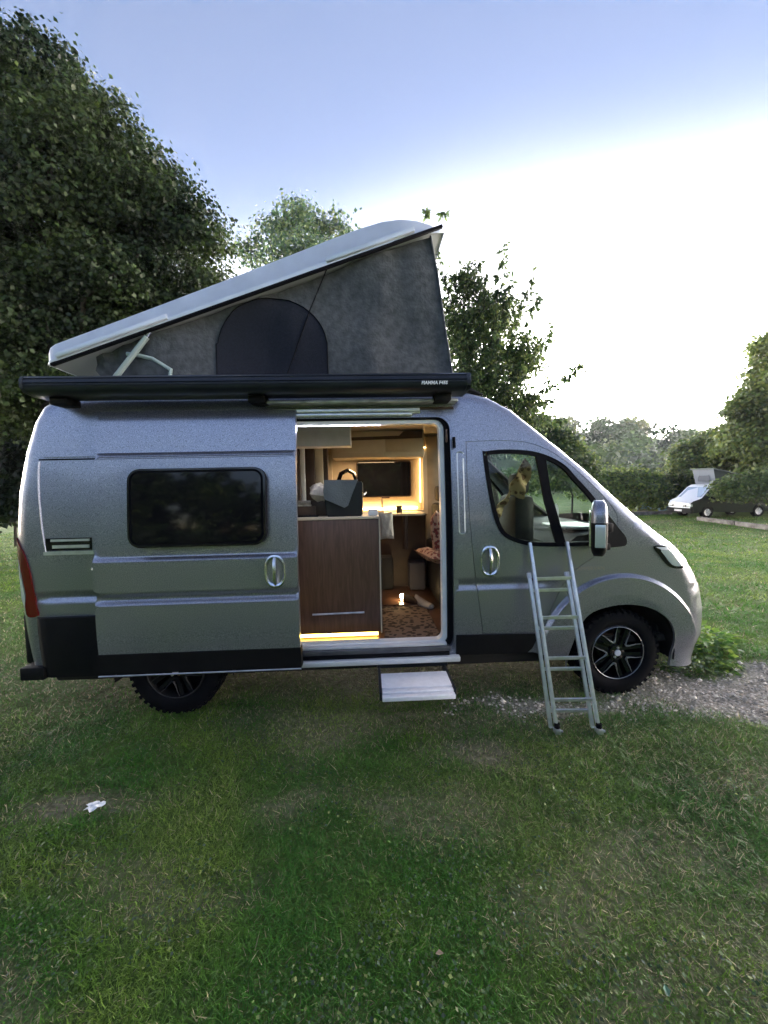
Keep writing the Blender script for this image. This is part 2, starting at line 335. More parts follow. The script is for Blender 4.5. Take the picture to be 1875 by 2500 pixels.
b_ = N.new('ShaderNodeBump'); b_.inputs['Strength'].default_value = .9; b_.inputs['Distance'].default_value = .04; L.new(noi(45, 5), b_.inputs['Height']); L.new(b_.outputs[0], P.inputs['Normal'])
tag(link('ground', me, m), kind='structure')

# ---------------------------------------------------------------- foliage
def unit(v): return v/np.maximum(np.linalg.norm(v, axis=-1, keepdims=True), 1e-9)
def leaves(C, D, Nn, Lh, Wd, col, droop=0):
    "rhombic leaves: base C, direction D, normal Nn, length Lh, width Wd"
    B = unit(np.cross(D, Nn)); n = len(C); Lh = Lh[:, None]; Wd = Wd[:, None]; k = Nn*Lh*.10
    V = np.stack([C, C+D*Lh*.45+B*Wd*.5+k, C+D*Lh, C+D*Lh*.45-B*Wd*.5+k], 1).reshape(-1, 3)
    i = np.arange(n)[:, None]*4; F = np.concatenate([i+np.array([[0, 1, 2]]), i+np.array([[0, 2, 3]])], 1).reshape(-1, 3)
    return V, F, np.repeat(col, 4, 0)
GREEN = np.array([[.022, .048, .014], [.035, .070, .018], [.055, .090, .022], [.085, .115, .028], [.040, .060, .030]])
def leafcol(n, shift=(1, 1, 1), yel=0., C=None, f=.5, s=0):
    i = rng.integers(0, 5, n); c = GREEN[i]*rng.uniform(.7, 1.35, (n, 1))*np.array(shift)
    if C is not None:
        t = np.clip((fbm(C[:, 0]*f+C[:, 1]*f, C[:, 2]*f, s)-.30)*2.6, 0, 1)[:, None]; c = c*(.7+.6*t)+np.array([.05, .05, .004])*yel*t
    return c
def crownpts(lobes, n, cl=30, cr=.35, shell=.75):
    "leaf positions gathered in clusters through the lobes' volumes"
    vol = np.array([l[3]*l[4]*l[5] for l in lobes])**.75; k = rng.choice(len(lobes), n//cl, p=vol/vol.sum()); Lb = np.array(lobes, float)[k]
    d = unit(rng.normal(size=(len(k), 3))); d[:, 2] = np.where(d[:, 2] < -.5, -d[:, 2], d[:, 2]); r = rng.uniform(shell**3, 1, (len(k), 1))**(1/3)
    r = np.where(rng.random((len(k), 1)) < .3, r*rng.uniform(.3, .95, r.shape), r)
    c0 = Lb[:, :3]+d*r*Lb[:, 3:6]; sz = rng.uniform(.55, 1.3, (len(k), 1))*cr
    out_ = unit(d*Lb[:, 3:6].max(1, keepdims=True)/Lb[:, 3:6])
    c = np.repeat(c0, cl, 0); o = np.repeat(out_, cl, 0); s_ = np.repeat(sz, cl, 0)
    q = rng.normal(size=c.shape)*s_*.55; q[:, 2] *= .7; return c+q, unit(o+unit(q)*.8), c0
def tree(name, label, base, lobes, n, ls, parent_label=None, cat='tree', group=None, tr=.12, cl=30, cr=.35, shift=(1, 1, 1), yel=.4, limbs=9, aspect=.75, shell=.75, mt=None, f=.5, extra=None):
    root = empty(name, base); tag(root, label, cat, group)
    c, o, c0 = crownpts(lobes, n, cl, cr, shell); m_ = len(c); nn = unit(o+rng.normal(size=c.shape)*.7+np.array([0, 0, .5])); d = unit(np.cross(nn, rng.normal(size=c.shape)))
    d = unit(d+np.array([0, 0, -.35])); L_ = ls*rng.uniform(.6, 1.3, m_); V, F, K = leaves(c, d, nn, L_, L_*aspect*rng.uniform(.8, 1.2, m_), leafcol(m_, shift, yel, c, f, len(name)))
    me = bpy.data.meshes.new('crown'); bulk(me, V-np.array(base), F, K); link('crown', me, mt or LEAF, root, False)
    bm = bmesh.new(); top = np.array([l[:3] for l in lobes]); tz = top[:, 2].max(); mid = np.array([top[:, 0].mean(), top[:, 1].mean()]); b0 = np.array(base)
    p = [b0-b0-[0, 0, .2], [0.05, 0, (tz-b0[2])*.3], [(mid[0]-b0[0])*.5, (mid[1]-b0[1])*.5, (tz-b0[2])*.6], [(mid[0]-b0[0])*.9, (mid[1]-b0[1])*.9, (tz-b0[2])*.95]]
    tb(bm, p, [tr, tr*.8, tr*.5, tr*.12], 10)
    for i in range(min(limbs, len(c0))):
        e = c0[rng.integers(len(c0))]-b0; t = rng.uniform(.25, .75); s = np.array(p[1])*(1-t)+np.array(p[2])*t; md = (s+e)/2+rng.normal(size=3)*.12*tr*10+[0, 0, .2]
        tb(bm, [s, md, e], [tr*.35, tr*.2, tr*.05], 6)
    bmo('trunk', bm, BARK, root); return root
def lb(u, v, Y, rpx, rz=None, ry=None):
    "a lobe centred at a surveyed direction and distance, radius given as an angle"
    p = at(u, v, Y); dep = float((p-np.array(CAM))@CF); r = rpx*dep/831; z = (rz or rpx)*dep/831; return (p[0], p[1], p[2], r, (ry or r), z)
# the big broadleaf behind the van on the left
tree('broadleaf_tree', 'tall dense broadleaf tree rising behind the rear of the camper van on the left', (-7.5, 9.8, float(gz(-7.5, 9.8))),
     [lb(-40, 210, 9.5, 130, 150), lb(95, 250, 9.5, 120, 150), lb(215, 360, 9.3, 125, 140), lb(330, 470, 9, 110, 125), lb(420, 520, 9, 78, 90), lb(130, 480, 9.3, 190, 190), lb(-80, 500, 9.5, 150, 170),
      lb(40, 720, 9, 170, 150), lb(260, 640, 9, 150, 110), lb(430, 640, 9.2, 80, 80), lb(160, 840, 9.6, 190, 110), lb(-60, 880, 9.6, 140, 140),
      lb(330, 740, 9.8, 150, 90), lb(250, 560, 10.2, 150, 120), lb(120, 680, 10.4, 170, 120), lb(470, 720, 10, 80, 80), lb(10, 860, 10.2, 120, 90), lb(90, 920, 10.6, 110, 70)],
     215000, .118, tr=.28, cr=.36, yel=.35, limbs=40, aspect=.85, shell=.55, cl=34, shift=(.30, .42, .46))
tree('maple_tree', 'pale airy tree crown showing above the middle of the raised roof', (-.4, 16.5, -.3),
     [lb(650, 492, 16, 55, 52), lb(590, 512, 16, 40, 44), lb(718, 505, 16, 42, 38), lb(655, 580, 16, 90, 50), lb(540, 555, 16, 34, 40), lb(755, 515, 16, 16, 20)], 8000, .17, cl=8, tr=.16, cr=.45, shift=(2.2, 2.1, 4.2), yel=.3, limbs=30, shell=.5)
# dark hedge of shrubs behind the van on the left
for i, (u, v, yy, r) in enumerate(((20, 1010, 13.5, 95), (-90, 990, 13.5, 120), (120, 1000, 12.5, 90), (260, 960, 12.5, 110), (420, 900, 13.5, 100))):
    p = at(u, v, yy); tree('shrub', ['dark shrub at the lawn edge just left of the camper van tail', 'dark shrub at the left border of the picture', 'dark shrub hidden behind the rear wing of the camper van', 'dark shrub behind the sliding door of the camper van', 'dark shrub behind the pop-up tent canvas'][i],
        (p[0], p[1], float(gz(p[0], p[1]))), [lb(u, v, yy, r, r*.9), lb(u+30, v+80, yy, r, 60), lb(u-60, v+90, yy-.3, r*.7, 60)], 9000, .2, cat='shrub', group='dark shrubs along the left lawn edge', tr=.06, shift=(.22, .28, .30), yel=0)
# cherry tree behind the cab
def cherry():
    base = np.array([at(1075, 1100, 6.2)[0], 6.2, float(gz(4.7, 6.2))]); root = empty('cherry_tree', base); tag(root, 'slender cherry tree with long drooping leaves behind the cab roof', 'tree')
    hub = np.array(at(1040, 900, 6.2)); tips = [(1092, 520, 5.8), (985, 585, 6.2), (1150, 592, 5.6), (1198, 700, 5.7), (1262, 786, 5.4), (1120, 650, 6.6), (972, 660, 6.3), (935, 505, 6.3), (925, 570, 6.3), (948, 640, 6.3), (988, 705, 6.0), (962, 775, 6.3), (1000, 555, 6.3), (1045, 590, 5.7), (1100, 610, 5.8), (1150, 720, 6.2), (1165, 640, 6.0), (1040, 610, 6.4), (1185, 730, 6.2), (1165, 900, 5.8),
        (1000, 690, 5.9), (1075, 720, 5.4), (1130, 790, 5.4), (1005, 800, 6.1), (1150, 850, 6.4), (1090, 840, 5.5), (965, 600, 6.5), (955, 452, 6.3), (918, 452, 6.3), (1220, 905, 6.0), (1110, 575, 6.1), (1060, 770, 6.5), (1195, 860, 6.2), (980, 740, 5.6), (1140, 930, 5.8), (1090, 930, 5.8), (1030, 560, 6.0), (1075, 650, 5.5)]
    bm = bmesh.new(); tb(bm, [(0, 0, -.2), (.05, 0, 1.0), hub-base], [.07, .06, .045], 8); C = []; D = []
    for u, v, yy in tips:
        e = np.array(at(u, v, yy)); mid = hub*.45+e*.55+np.array([rng.normal()*.08, 0, -.15]); t = np.linspace(0, 1, 9)[:, None]
        P_ = (1-t)**2*hub+2*t*(1-t)*mid+t*t*e; tb(bm, list(P_-base), list(np.linspace(.018, .003, 9)), 5)
        for k_ in range(44 if v > 480 else 8):
            s = rng.uniform(.42, 1) if v > 480 else rng.uniform(.96, 1); q = (1-s)**2*hub+2*s*(1-s)*mid+s*s*e; sd = unit(rng.normal(size=3)*np.array([1, .9, .6])); ln = rng.uniform(.06, .30)*(1.25-s*.8)
            tw = q+sd*ln; 
            if ln > .12: tb(bm, [q-base, tw-base], [.003, .0012], 3, False)
            for j in range(rng.integers(4, 8)):
                C.append(q+(tw-q)*rng.uniform(.3, 1)); D.append(unit(sd*.6+rng.normal(size=3)*.5+np.array([0, 0, -.75])))
    C = np.array(C); D = np.array(D); n = len(C); Ln = rng.uniform(.085, .15, n); V, F, K = leaves(C, D, unit(np.cross(D, rng.normal(size=D.shape))), Ln, Ln*.45, leafcol(n, (1.3, 1.3, 1.9), .4, C, .8))
    c, o, c0 = crownpts([lb(1040, 850, 6.2, 95, 85), lb(1115, 905, 6.2, 70, 60), lb(1000, 740, 6.3, 55, 80), lb(1065, 700, 6.4, 60, 70), lb(1120, 790, 6.2, 55, 60), lb(1010, 630, 6.3, 40, 50)], 17000, 9, .22, .3); nn = unit(o+rng.normal(size=c.shape)); d = unit(np.cross(nn, rng.normal(size=c.shape))+[0, 0, -.6]); Lq = rng.uniform(.07, .12, len(c))
    V2, F2, K2 = leaves(c, d, nn, Lq, Lq*.5, leafcol(len(c), (1.2, 1.2, 1.5), .4, c, .8)); me = bpy.data.meshes.new('crown'); bulk(me, np.concatenate([V, V2])-base, np.concatenate([F, F2+len(V)]), np.concatenate([K, K2]))
    link('crown', me, LEAFB, root, False); bmo('trunk', bm, BARK, root)
cherry()
# right-hand trees
def rt(name, lab, u, yy, lobes, n, ls, **k_):
    p = at(u, 1100, yy); return tree(name, lab, (p[0], p[1], float(gz(p[0], p[1]))-.1), lobes, n, ls, **k_)
rt('yew_tree', 'tall feathery tree cut by the right border of the picture', 1690, 21, [lb(1672, 790, 20, 48, 80), lb(1690, 880, 20, 80, 90), lb(1650, 900, 20.5, 60, 70), lb(1620, 960, 20.5, 62, 60), lb(1700, 1000, 20, 90, 90), lb(1600, 890, 20.5, 32, 34)], 42000, .24, cl=20, cr=.5, shift=(1.8, 1.65, 1.8), yel=1.0, tr=.2, f=.35)
rt('hawthorn_tree', 'rounded olive green tree standing behind the small white camper', 1560, 23.5, [lb(1560, 985, 23.5, 60, 62), lb(1500, 1010, 24, 52, 62), lb(1600, 1040, 23.5, 70, 60), lb(1540, 1050, 24, 70, 50), lb(1480, 1050, 24.5, 40, 45)], 26000, .25, cl=20, cr=.5, shift=(2.0, 1.85, 2.1), yel=.9, tr=.14, f=.35)
rt('hedge_shrub', 'broad leafy shrub between the windscreen and the small white camper', 1350, 25, [lb(1340, 1056, 25, 80, 44), lb(1290, 1052, 25, 60, 40), lb(1400, 1062, 25.5, 52, 42), lb(1430, 1075, 26, 34, 34), lb(1370, 1080, 24.5, 60, 30)], 24000, .24, cat='shrub', cl=20, cr=.45, shift=(1.9, 1.9, 1.7), yel=1.2, tr=.07, f=.4)
rt('hazel_shrub', 'mid green shrub rising directly behind the sloping windscreen', 1235, 22, [lb(1200, 975, 22, 48, 50), lb(1245, 1020, 22, 45, 52), lb(1200, 1030, 22, 70, 60), lb(1150, 960, 22, 45, 60)], 18000, .24, cat='shrub', cl=20, cr=.45, shift=(1.9, 1.8, 2.2), yel=.9, tr=.07, f=.4)
rt('shrub', 'low rough shrub at the right edge under the feathery tree', 1660, 19.5, [lb(1640, 1075, 21.5, 50, 34), lb(1690, 1085, 20.5, 55, 40)], 7000, .2, cat='shrub', cl=20, cr=.4, shift=(1.6, 1.6, 1.6), yel=.6, tr=.05)
# distant wooded hill: sloping terrain and a wood that reads as one mass
hx = np.linspace(-260, 330, 90); hy = np.linspace(70, 320, 40); HX, HY = np.meshgrid(hx, hy)
def hill(x, y):
    s = 26*np.exp(-((x-100)/75)**2-((y-185)/60)**2)+9*np.exp(-((x-30)/45)**2-((y-150)/50)**2)+13*np.exp(-((x+120)/110)**2-((y-220)/80)**2)+12*np.exp(-((x-210)/70)**2-((y-200)/60)**2)
    return s-1.5+3*(fbm(x*.02, y*.02, 4)-.45)
HZ = hill(HX, HY)-3*sstep(95, 70, HY); a_, b_ = HX.shape; ix = np.arange(a_*b_).reshape(a_, b_); me = bpy.data.meshes.new('hillside')
bulk(me, np.stack([HX, HY, HZ], -1).reshape(-1, 3), np.stack([ix[:-1, :-1], ix[:-1, 1:], ix[1:, 1:], ix[1:, :-1]], -1).reshape(-1, 4))
tag(link('hillside', me, mat('meadow', (.06, .085, .03), .95, noise=.4, ns=.05)), kind='structure')
nt_ = 1500; tx = rng.uniform(-200, 320, nt_); ty = rng.uniform(75, 300, nt_); kp = fbm(tx*.03, ty*.03, 8) > .36; tx, ty = tx[kp], ty[kp]; tz = hill(tx, ty); R_ = rng.uniform(3, 6.5, len(tx)); per = 230
d = unit(rng.normal(size=(len(tx), per, 3))); d[..., 2] = np.abs(d[..., 2])*.95; d = unit(d); rr = R_[:, None, None]*(1+.25*rng.normal(size=(len(tx), per, 1))*.5)
c = (np.stack([tx, ty, tz+R_*.35], -1)[:, None]+d*rr*np.array([1, 1, 1.05])).reshape(-1, 3); nn = unit(d.reshape(-1, 3)+rng.normal(size=c.shape)*.35); dd = unit(np.cross(nn, rng.normal(size=c.shape)))
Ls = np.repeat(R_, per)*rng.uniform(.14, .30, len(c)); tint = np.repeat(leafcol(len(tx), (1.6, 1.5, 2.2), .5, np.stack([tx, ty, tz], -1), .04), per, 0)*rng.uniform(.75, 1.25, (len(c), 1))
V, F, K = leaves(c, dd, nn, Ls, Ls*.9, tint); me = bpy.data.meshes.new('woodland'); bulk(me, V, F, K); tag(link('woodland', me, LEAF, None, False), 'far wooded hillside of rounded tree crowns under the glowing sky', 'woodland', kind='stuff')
# the tree belt on the other side of the lawn, behind the viewpoint: the van's window and paint reflect it
n_ = 60; bxp = np.linspace(-34, 38, n_)+rng.normal(size=n_)*.6; byp = -19+rng.normal(size=n_)*1.2-.004*(bxp-1.5)**2*0; bh = 6.4+2.2*(fbm(bxp*.12, bxp*0, 5)-.45)*2
lob = [(x, y, h_*.5-.3, 1.9, 1.6, h_*.52) for x, y, h_ in zip(bxp, byp, bh)]; lob += [(x, y+1.2, .5, 2.2, 1.0, 1.5) for x, y in zip(bxp, byp)]*2; c, o, c0 = crownpts(lob, 90000, 30, .5, .75); nn = unit(o+rng.normal(size=c.shape)*.6); d = unit(np.cross(nn, rng.normal(size=c.shape))); Lx = rng.uniform(.3, .6, len(c))
V, F, K = leaves(c, d, nn, Lx, Lx*.8, leafcol(len(c))); me = bpy.data.meshes.new('tree_belt'); bulk(me, V, F, K); tag(link('tree_belt', me, LEAF, None, False), 'dark belt of trees on the near side of the lawn, mirrored in the van window', 'tree belt', kind='stuff')
# evening air: pale, even haze over the whole lawn and valley
hzb = box('haze', (-345, -345, -14), (345, 345, 48), None); hm, N, L, P = newmat('evening_air'); N.remove(P); vp = N.new('ShaderNodeVolumePrincipled'); vp.inputs['Color'].default_value = (.95, .95, 1, 1); vp.inputs['Density'].default_value = .00028; vp.inputs['Anisotropy'].default_value = .3
L.new(vp.outputs[0], N['Material Output'].inputs['Volume']); hzb.data.materials.append(hm); tag(hzb, 'thin evening haze over the lawn and the wooded valley', 'haze', kind='stuff')
#EOF_PART2

# ---------------------------------------------------------------- camper van
VW = 2.05
van = empty('camper_van', (0, 0, 0)); tag(van, 'metallic grey high camper van with pop-up tent raised and side door slid open', 'camper van')
SIL = np.array([(-1.06, .40, .11, .11, .02), (-1.095, .9, .12, .12, .03), (-1.11, 1.4, .13, .13, .03), (-1.095, 1.7, .13, .13, .03), (-1.05, 2.0, .13, .13, .03), (-.985, 2.24, .12, .12, .03), (-.915, 2.36, .10, .12, .03),
    (-.80, 2.425, .09, .12, .03), (-.4, 2.445, .09, .12, .03), (2.1, 2.445, .09, .12, .03), (2.3, 2.43, .09, .12, .04), (2.46, 2.385, .09, .12, .05), (2.63, 2.29, .09, .12, .06), (2.82, 2.13, .09, .12, .07), (3.01, 1.972, .09, .12, .08),
    (3.203, 1.80, .08, .11, .09), (3.398, 1.615, .08, .11, .10), (3.596, 1.44, .09, .12, .11), (3.785, 1.295, .11, .13, .09), (3.93, 1.205, .15, .18, .09), (4.06, 1.11, .20, .27, .08), (4.17, 1.0, .26, .37, .06),
    (4.27, .87, .32, .46, .05), (4.335, .68, .36, .5, .03), (4.345, .42, .36, .5, .03), (4.28, .22, .36, .5, .03)])
def densS(S, st=.04):
    o = []
    for a, b in zip(S, S[1:]):
        k = max(1, int(np.hypot(*(b-a)[:2])/st)); o += [a+(b-a)*j/k for j in range(k)]
    return np.array(o+[S[-1]])
SS = densS(SIL)
def y0(z): z = np.asarray(z, float); return .13*np.clip((z-1.15)/1.3, 0, 2)**1.5+.03*np.clip((.75-z)/.4, 0, 1)**2
def valley(z, d=.022, a=.895, b=.93, c=.945, e=.985): return d*sstep(a, b, z)*(1-sstep(c, e, z))
def ys(x, z):
    x = np.asarray(x, float); z = np.asarray(z, float); y = y0(z); P_ = np.stack([x, z], -1); best = np.full(x.shape, 1e9); R_ = np.ones(x.shape); D_ = np.ones(x.shape)
    for a, b in zip(SS, SS[1:]):
        ab = b[:2]-a[:2]; t = np.clip(((P_-a[:2])@ab)/(ab@ab), 0, 1); q = a[:2]+t[..., None]*ab; d = np.hypot(*(P_-q).transpose(-1, *range(x.ndim))); k = d < best
        best = np.where(k, d, best); R_ = np.where(k, a[2]+(b[2]-a[2])*t, R_); D_ = np.where(k, a[3]+(b[3]-a[3])*t, D_)
    u = np.clip(1-best/R_, 0, 1); y = y+D_*(1-np.sqrt(np.maximum(1-u*u, 0)))
    r = np.hypot(x-3.44, (z-.34)*1.0)
    y = y-.034*(1-sstep(.622, .650, r))*sstep(.30, .5, z)+.008*(1-sstep(.43, .46, r))
    return y+valley(z, .018)*(1-sstep(2.75, 2.95, x))*sstep(-1.0, -.85, x)
arch = spline([(3.03, .22), (3.045, .34), (3.08, .54), (3.175, .682), (3.33, .738), (3.50, .748), (3.67, .71), (3.82, .60), (3.885, .40), (3.87, .22)], 5, False)
rarch = [(.43*math.cos(t), .33+.43*math.sin(t)) for t in np.linspace(math.pi, 0, 20)]
OUT = [tuple(p[:2]) for p in SS][::-1]+[(-1.0, .38), (-.43, .38)]+rarch+[(.43, .38), (2.75, .38), (3.03, .30)]+arch+[(4.15, .19)]
OPEN = rrect(.80, .405, 2.14, 2.235, .09)
CDOOR = spline([(2.247, 2.005), (2.262, 2.028), (2.45, 2.034), (2.60, 2.03), (2.78, 2.0), (2.96, 1.91), (3.15, 1.75), (3.33, 1.56), (3.41, 1.42), (3.38, 1.25), (3.25, 1.14), (3.08, 1.03), (2.96, .88), (2.88, .70), (2.83, .56), (2.78, .545), (2.36, .548), (2.35, .57), (2.305, .912), (2.271, 1.233), (2.249, 1.6)], 4)
CWIN = spline([(2.375, 1.92), (2.40, 1.952), (2.587, 1.962), (2.805, 1.935), (2.988, 1.85), (3.10, 1.73), (3.225, 1.585), (3.262, 1.50), (3.27, 1.25), (3.25, 1.215), (3.15, 1.212), (2.789, 1.218), (2.586, 1.262), (2.477, 1.355), (2.415, 1.58)], 4)
ring = [(3.44+r*math.cos(t), .34+r*math.sin(t)) for r in (.50, .56, .60, .622, .629, .636, .643, .650, .662, .69) for t in np.linspace(.05, math.pi-.0, 64)]
RSK = lambda x, z: (np.abs(np.hypot(x-3.44, z-.34)-.64) < .075) & (z > .3)
edge = [(s[0]+nx*q, s[1]+nz*q) for i, s in enumerate(SS[1:-1], 1) for (nx, nz) in [unit(np.array([(SS[i+1]-SS[i-1])[1], -(SS[i+1]-SS[i-1])[0]]))] for q in [s[2]*f for f in (.04, .13, .28, .48, .7, .95)]]
ROWS = [.885, .895, .9125, .93, .9375, .945, .965, .985, 1.0]
def inset(poly, d):
    q = np.array(poly); c = q.mean(0); t = np.roll(q, -1, 0)-np.roll(q, 1, 0); n = unit(np.stack([t[:, 1], -t[:, 0]], -1)); s = np.sign(((c-q)*n).sum()); return [tuple(p) for p in q+n*s*d]
body = panel('side_body_panel', OUT, [OPEN, CDOOR], ys, PAINT, van, .055, .055, ROWS, ring+edge, RSK, thick=.02, st=.03)
panel('side_body_panel', OUT, [CWIN], ys, PAINT, van, .07, .07, (), edge, mirror=VW, st=.04)
cdr = panel('cab_door', inset(CDOOR, .004), [CWIN], ys, PAINT, van, .05, .05, ROWS, ring, RSK, thick=.03, st=.03)
# band across: rear, roof, windscreen, bonnet and bumper
def band(name, i0, i1, mt, parent=van, off=0, ya=0, m_=14, S=SS):
    V = []; F = []
    for i in range(i0, i1+1):
        s = S[i]; e = S[min(i+1, len(S)-1)]-S[max(i-1, 0)]; nx, nz = unit(np.array([-e[1], e[0]])); nx, nz = (nx, nz)
        y1 = float(y0(s[1]))+s[3]+ya
        for j in range(m_+1):
            t = j/m_; B = s[4]*(1-(2*t-1)**2)+off; V.append((s[0]+nx*B, y1+(VW-2*y1)*t, s[1]+nz*B))
    for i in range(i1-i0):
        for j in range(m_):
            a = i*(m_+1)+j; F.append((a, a+1, a+m_+2, a+m_+1))
    return mesh(name, V, F, mt, parent)
ir = int(np.argmin(np.hypot(SS[:, 0]+.80, SS[:, 1]-2.425))); iw0 = int(np.argmin(np.hypot(SS[:, 0]-2.78, SS[:, 1]-2.165))); iw1 = int(np.argmin(np.hypot(SS[:, 0]-3.78, SS[:, 1]-1.32))); ib = int(np.argmin(np.hypot(SS[:, 0]-4.06, SS[:, 1]-1.11)))
band('rear_panel', 0, ir, PAINT); band('roof', ir, iw0, PAINT); band('windscreen', iw0, iw1, GLS); band('bonnet', iw1, ib, PAINT); band('front_bumper', ib, len(SS)-1, PAINT)
for yy in (0, 1):
    pts = [(s[0]-.01, float(y0(s[1]))+s[3]+.02 if not yy else VW-float(y0(s[1]))-s[3]-.02, s[1]-.02) for s in SS[iw0:iw1+1]]
    tube('windscreen_pillar', pts, .035, DARKI, van, 6)
tube('windscreen_surround', [(s[0]+.004, float(y0(s[1]))+s[3]-.002, s[1]+.002) for s in SS[iw0-6:iw1+1]], .008, RUB, van, 6)
# cab door window: rubber frame, quarterlight divider, glass, waist seal
yo = lambda d: (lambda x, z: ys(x, z)+d)
fr = panel('window_frame', CWIN, [inset(CWIN, .032)], yo(-.006), RUB, cdr, .05, .05, thick=.03, st=.03)
fr2 = panel('window_frame', inset(CWIN, .0), [inset(CWIN, .03)], yo(.004), RUB, van, .05, .05, thick=.02, mirror=VW, st=.03)
panel('quarterlight_divider', [(2.78, 1.94), (2.86, 1.915), (2.89, 1.63), (3.0, 1.222), (2.925, 1.222), (2.84, 1.55)], [], yo(-.004), RUB, cdr, .05, .05, thick=.02, st=.03)
panel('window_pane', inset(CWIN, .02), [], yo(.008), GLS, cdr, .08, .08, st=.04)
panel('window_pane', inset(CWIN, .02), [], yo(.012), GLS, van, .08, .08, mirror=VW, st=.04)
# cab door handle
def handle(parent, x, z, yb, w_=.066, h_=.105):
    bm = bmesh.new(); n = 28; V = []
    ov = lambda k, sx, sz: (x+sx*math.copysign(abs(math.cos(k))**.75, math.cos(k)), z+sz*math.copysign(abs(math.sin(k))**.85, math.sin(k)))
    prof = [(1.12, 0), (1.12, -.012), (1.0, -.016), (.86, -.010), (.80, .012), (0.02, .02)]; rings = []
    for s_, d_ in prof: rings.append([bm.verts.new((ov(2*math.pi*k/n, w_*s_, h_*s_)[0], yb+d_, ov(2*math.pi*k/n, w_*s_, h_*s_)[1])) for k in range(n)])
    for A, B in zip(rings, rings[1:]):
        for k in range(n): bm.faces.new((A[k], A[(k+1) % n], B[(k+1) % n], B[k]))
    bm.faces.new(rings[-1])
    o = bmo('door_handle', bm, CHR, parent)
    bm = bmesh.new(); lathe(bm, [(.75*w_, 0), (.0001, 0)], (x, yb+.006, z), 20); bmesh.ops.scale(bm, vec=(1, 1, 1.4), verts=bm.verts, space=Matrix.Translation((-x, 0, -z))); bmo('handle_recess', bm, GBLK, parent)
    tube('handle_grip', [(x, yb-.002, z-h_*.95), (x, yb-.028, z-h_*.6), (x+.002, yb-.034, z), (x, yb-.028, z+h_*.6), (x, yb-.002, z+h_*.95)], [.012, .015, .015, .015, .012], CHR, parent, 8)
handle(cdr, 2.405, 1.117, float(ys(np.array([2.405]), np.array([1.117]))[0]))
tag(cdr, None)
# lettering along the front wing, a dark red decal behind the ladder
def text(name, s, size, loc, mt, parent, rot=(math.pi/2, 0, 0), bold=.0, shear=0, ext=.0006):
    cu = bpy.data.curves.new(name, 'FONT'); cu.body = s; cu.size = size; cu.extrude = ext; cu.offset = bold; cu.shear = shear; cu.align_x = 'CENTER'; cu.align_y = 'CENTER'; cu.resolution_u = 2
    ob = bpy.data.objects.new('tmp', cu); COL.objects.link(ob); dg = bpy.context.evaluated_depsgraph_get(); me = bpy.data.meshes.new_from_object(ob.evaluated_get(dg)); bpy.data.objects.remove(ob)
    me.materials.clear(); me.materials.append(mt); o = bpy.data.objects.new(name, me); COL.objects.link(o); o.location = loc; o.rotation_euler = rot; o.parent = parent; return o
LETT = mat('faded_lettering', (.34, .30, .28), .5)
text('lettering', 'CAMPERVAN', .042, (3.18, float(ys(np.array([3.18]), np.array([1.03]))[0])-.003, 1.035), LETT, van, (math.pi/2, 0, -.012))
panel('red_decal', [(2.72, .952), (2.95, .955), (2.95, .975), (2.72, .972)], [], yo(-.0025), mat('dark_red_film', (.09, .012, .012), .4), van, .04, .02)
# headlight, fog lamp, grille and plate on the nose
def sxz(pts, yf=ys):
    o = []
    for u, v in pts:
        Yq = .1
        for _ in range(12): p = at(u, v, Yq); Yq = .5*Yq+.5*float(yf(np.array(p[0]), np.array(p[2])))
        o.append((float(p[0]), float(p[2])))
    return o
HL = spline(sxz([(1411, 1180), (1440, 1179), (1455, 1192), (1466, 1208), (1476, 1226), (1452, 1227), (1438, 1218), (1424, 1200)]), 3); print('HL', np.round(HL[::3], 2).tolist())
HL = [(x, z) for x, z in HL]
hl = panel('headlight', HL, [], yo(-.004), GBLK, van, .03, .03, st=.02, thick=.01)
cx = np.array(HL).mean(0); hi = [(cx[0]+.022+(x-cx[0])*.74, cx[1]-.004+(z-cx[1])*.74) for x, z in HL]
panel('reflector', hi, [], yo(-.008), CLR, hl, .03, .03, st=.02)
hs = [(cx[0]+(x-cx[0])*1.0, z) for x, z in HL if z > cx[1]]
panel('white_lens_strip', [(HL[0][0]+.01, HL[0][1]-.004), (HL[3][0]-.01, HL[3][1]-.006), (HL[3][0]+.01, HL[3][1]-.03), (HL[0][0]+.06, HL[0][1]-.028)], [], yo(-.010), WHT, hl, .03, .03, st=.02)  # white strip added so the lens looks brighter and clear
box('grille', (4.31, .62, .50), (4.40, VW-.62, .78), BLK, van, .02); box('number_plate', (4.39, .78, .42), (4.405, VW-.78, .53), WHT, van, .004)
bm = bmesh.new(); bmesh.ops.create_icosphere(bm, subdivisions=3, radius=.055, matrix=Matrix.Translation((4.30, .36, .62))@Matrix.Diagonal((.8, 1, .9, 1))); bmo('fog_lamp', bm, CLR, van)
tube('bumper_lip', [(3.95, .10, .21), (4.1, .18, .20), (4.24, .42, .20), (4.34, .75, .20), (4.34, 1.3, .20), (4.24, 1.62, .20), (4.1, 1.85, .20)], .035, BLK, van)
# cladding and sills
panel('sill_cladding', [(2.145, .385), (2.70, .383), (2.74, .42), (2.79, .535), (2.36, .545), (2.145, .548)], [], yo(-.016), BLK, van, .06, .04, thick=.03)
panel('rear_bumper_corner', rrect(-1.03, .345, -.44, .80, .02), [], lambda x, z: y0(z)-.035+.16*np.clip((-x-.86)/.17, 0, 1)**2.2, BLK, van, .04, .06, thick=.05)
box('rear_bumper', (-1.14, .10, .40), (-1.02, VW-.10, .80), BLK, van, .03); box('tow_bracket', (-1.08, -.02, .335), (-.91, .10, .43), BLK, van, .01)
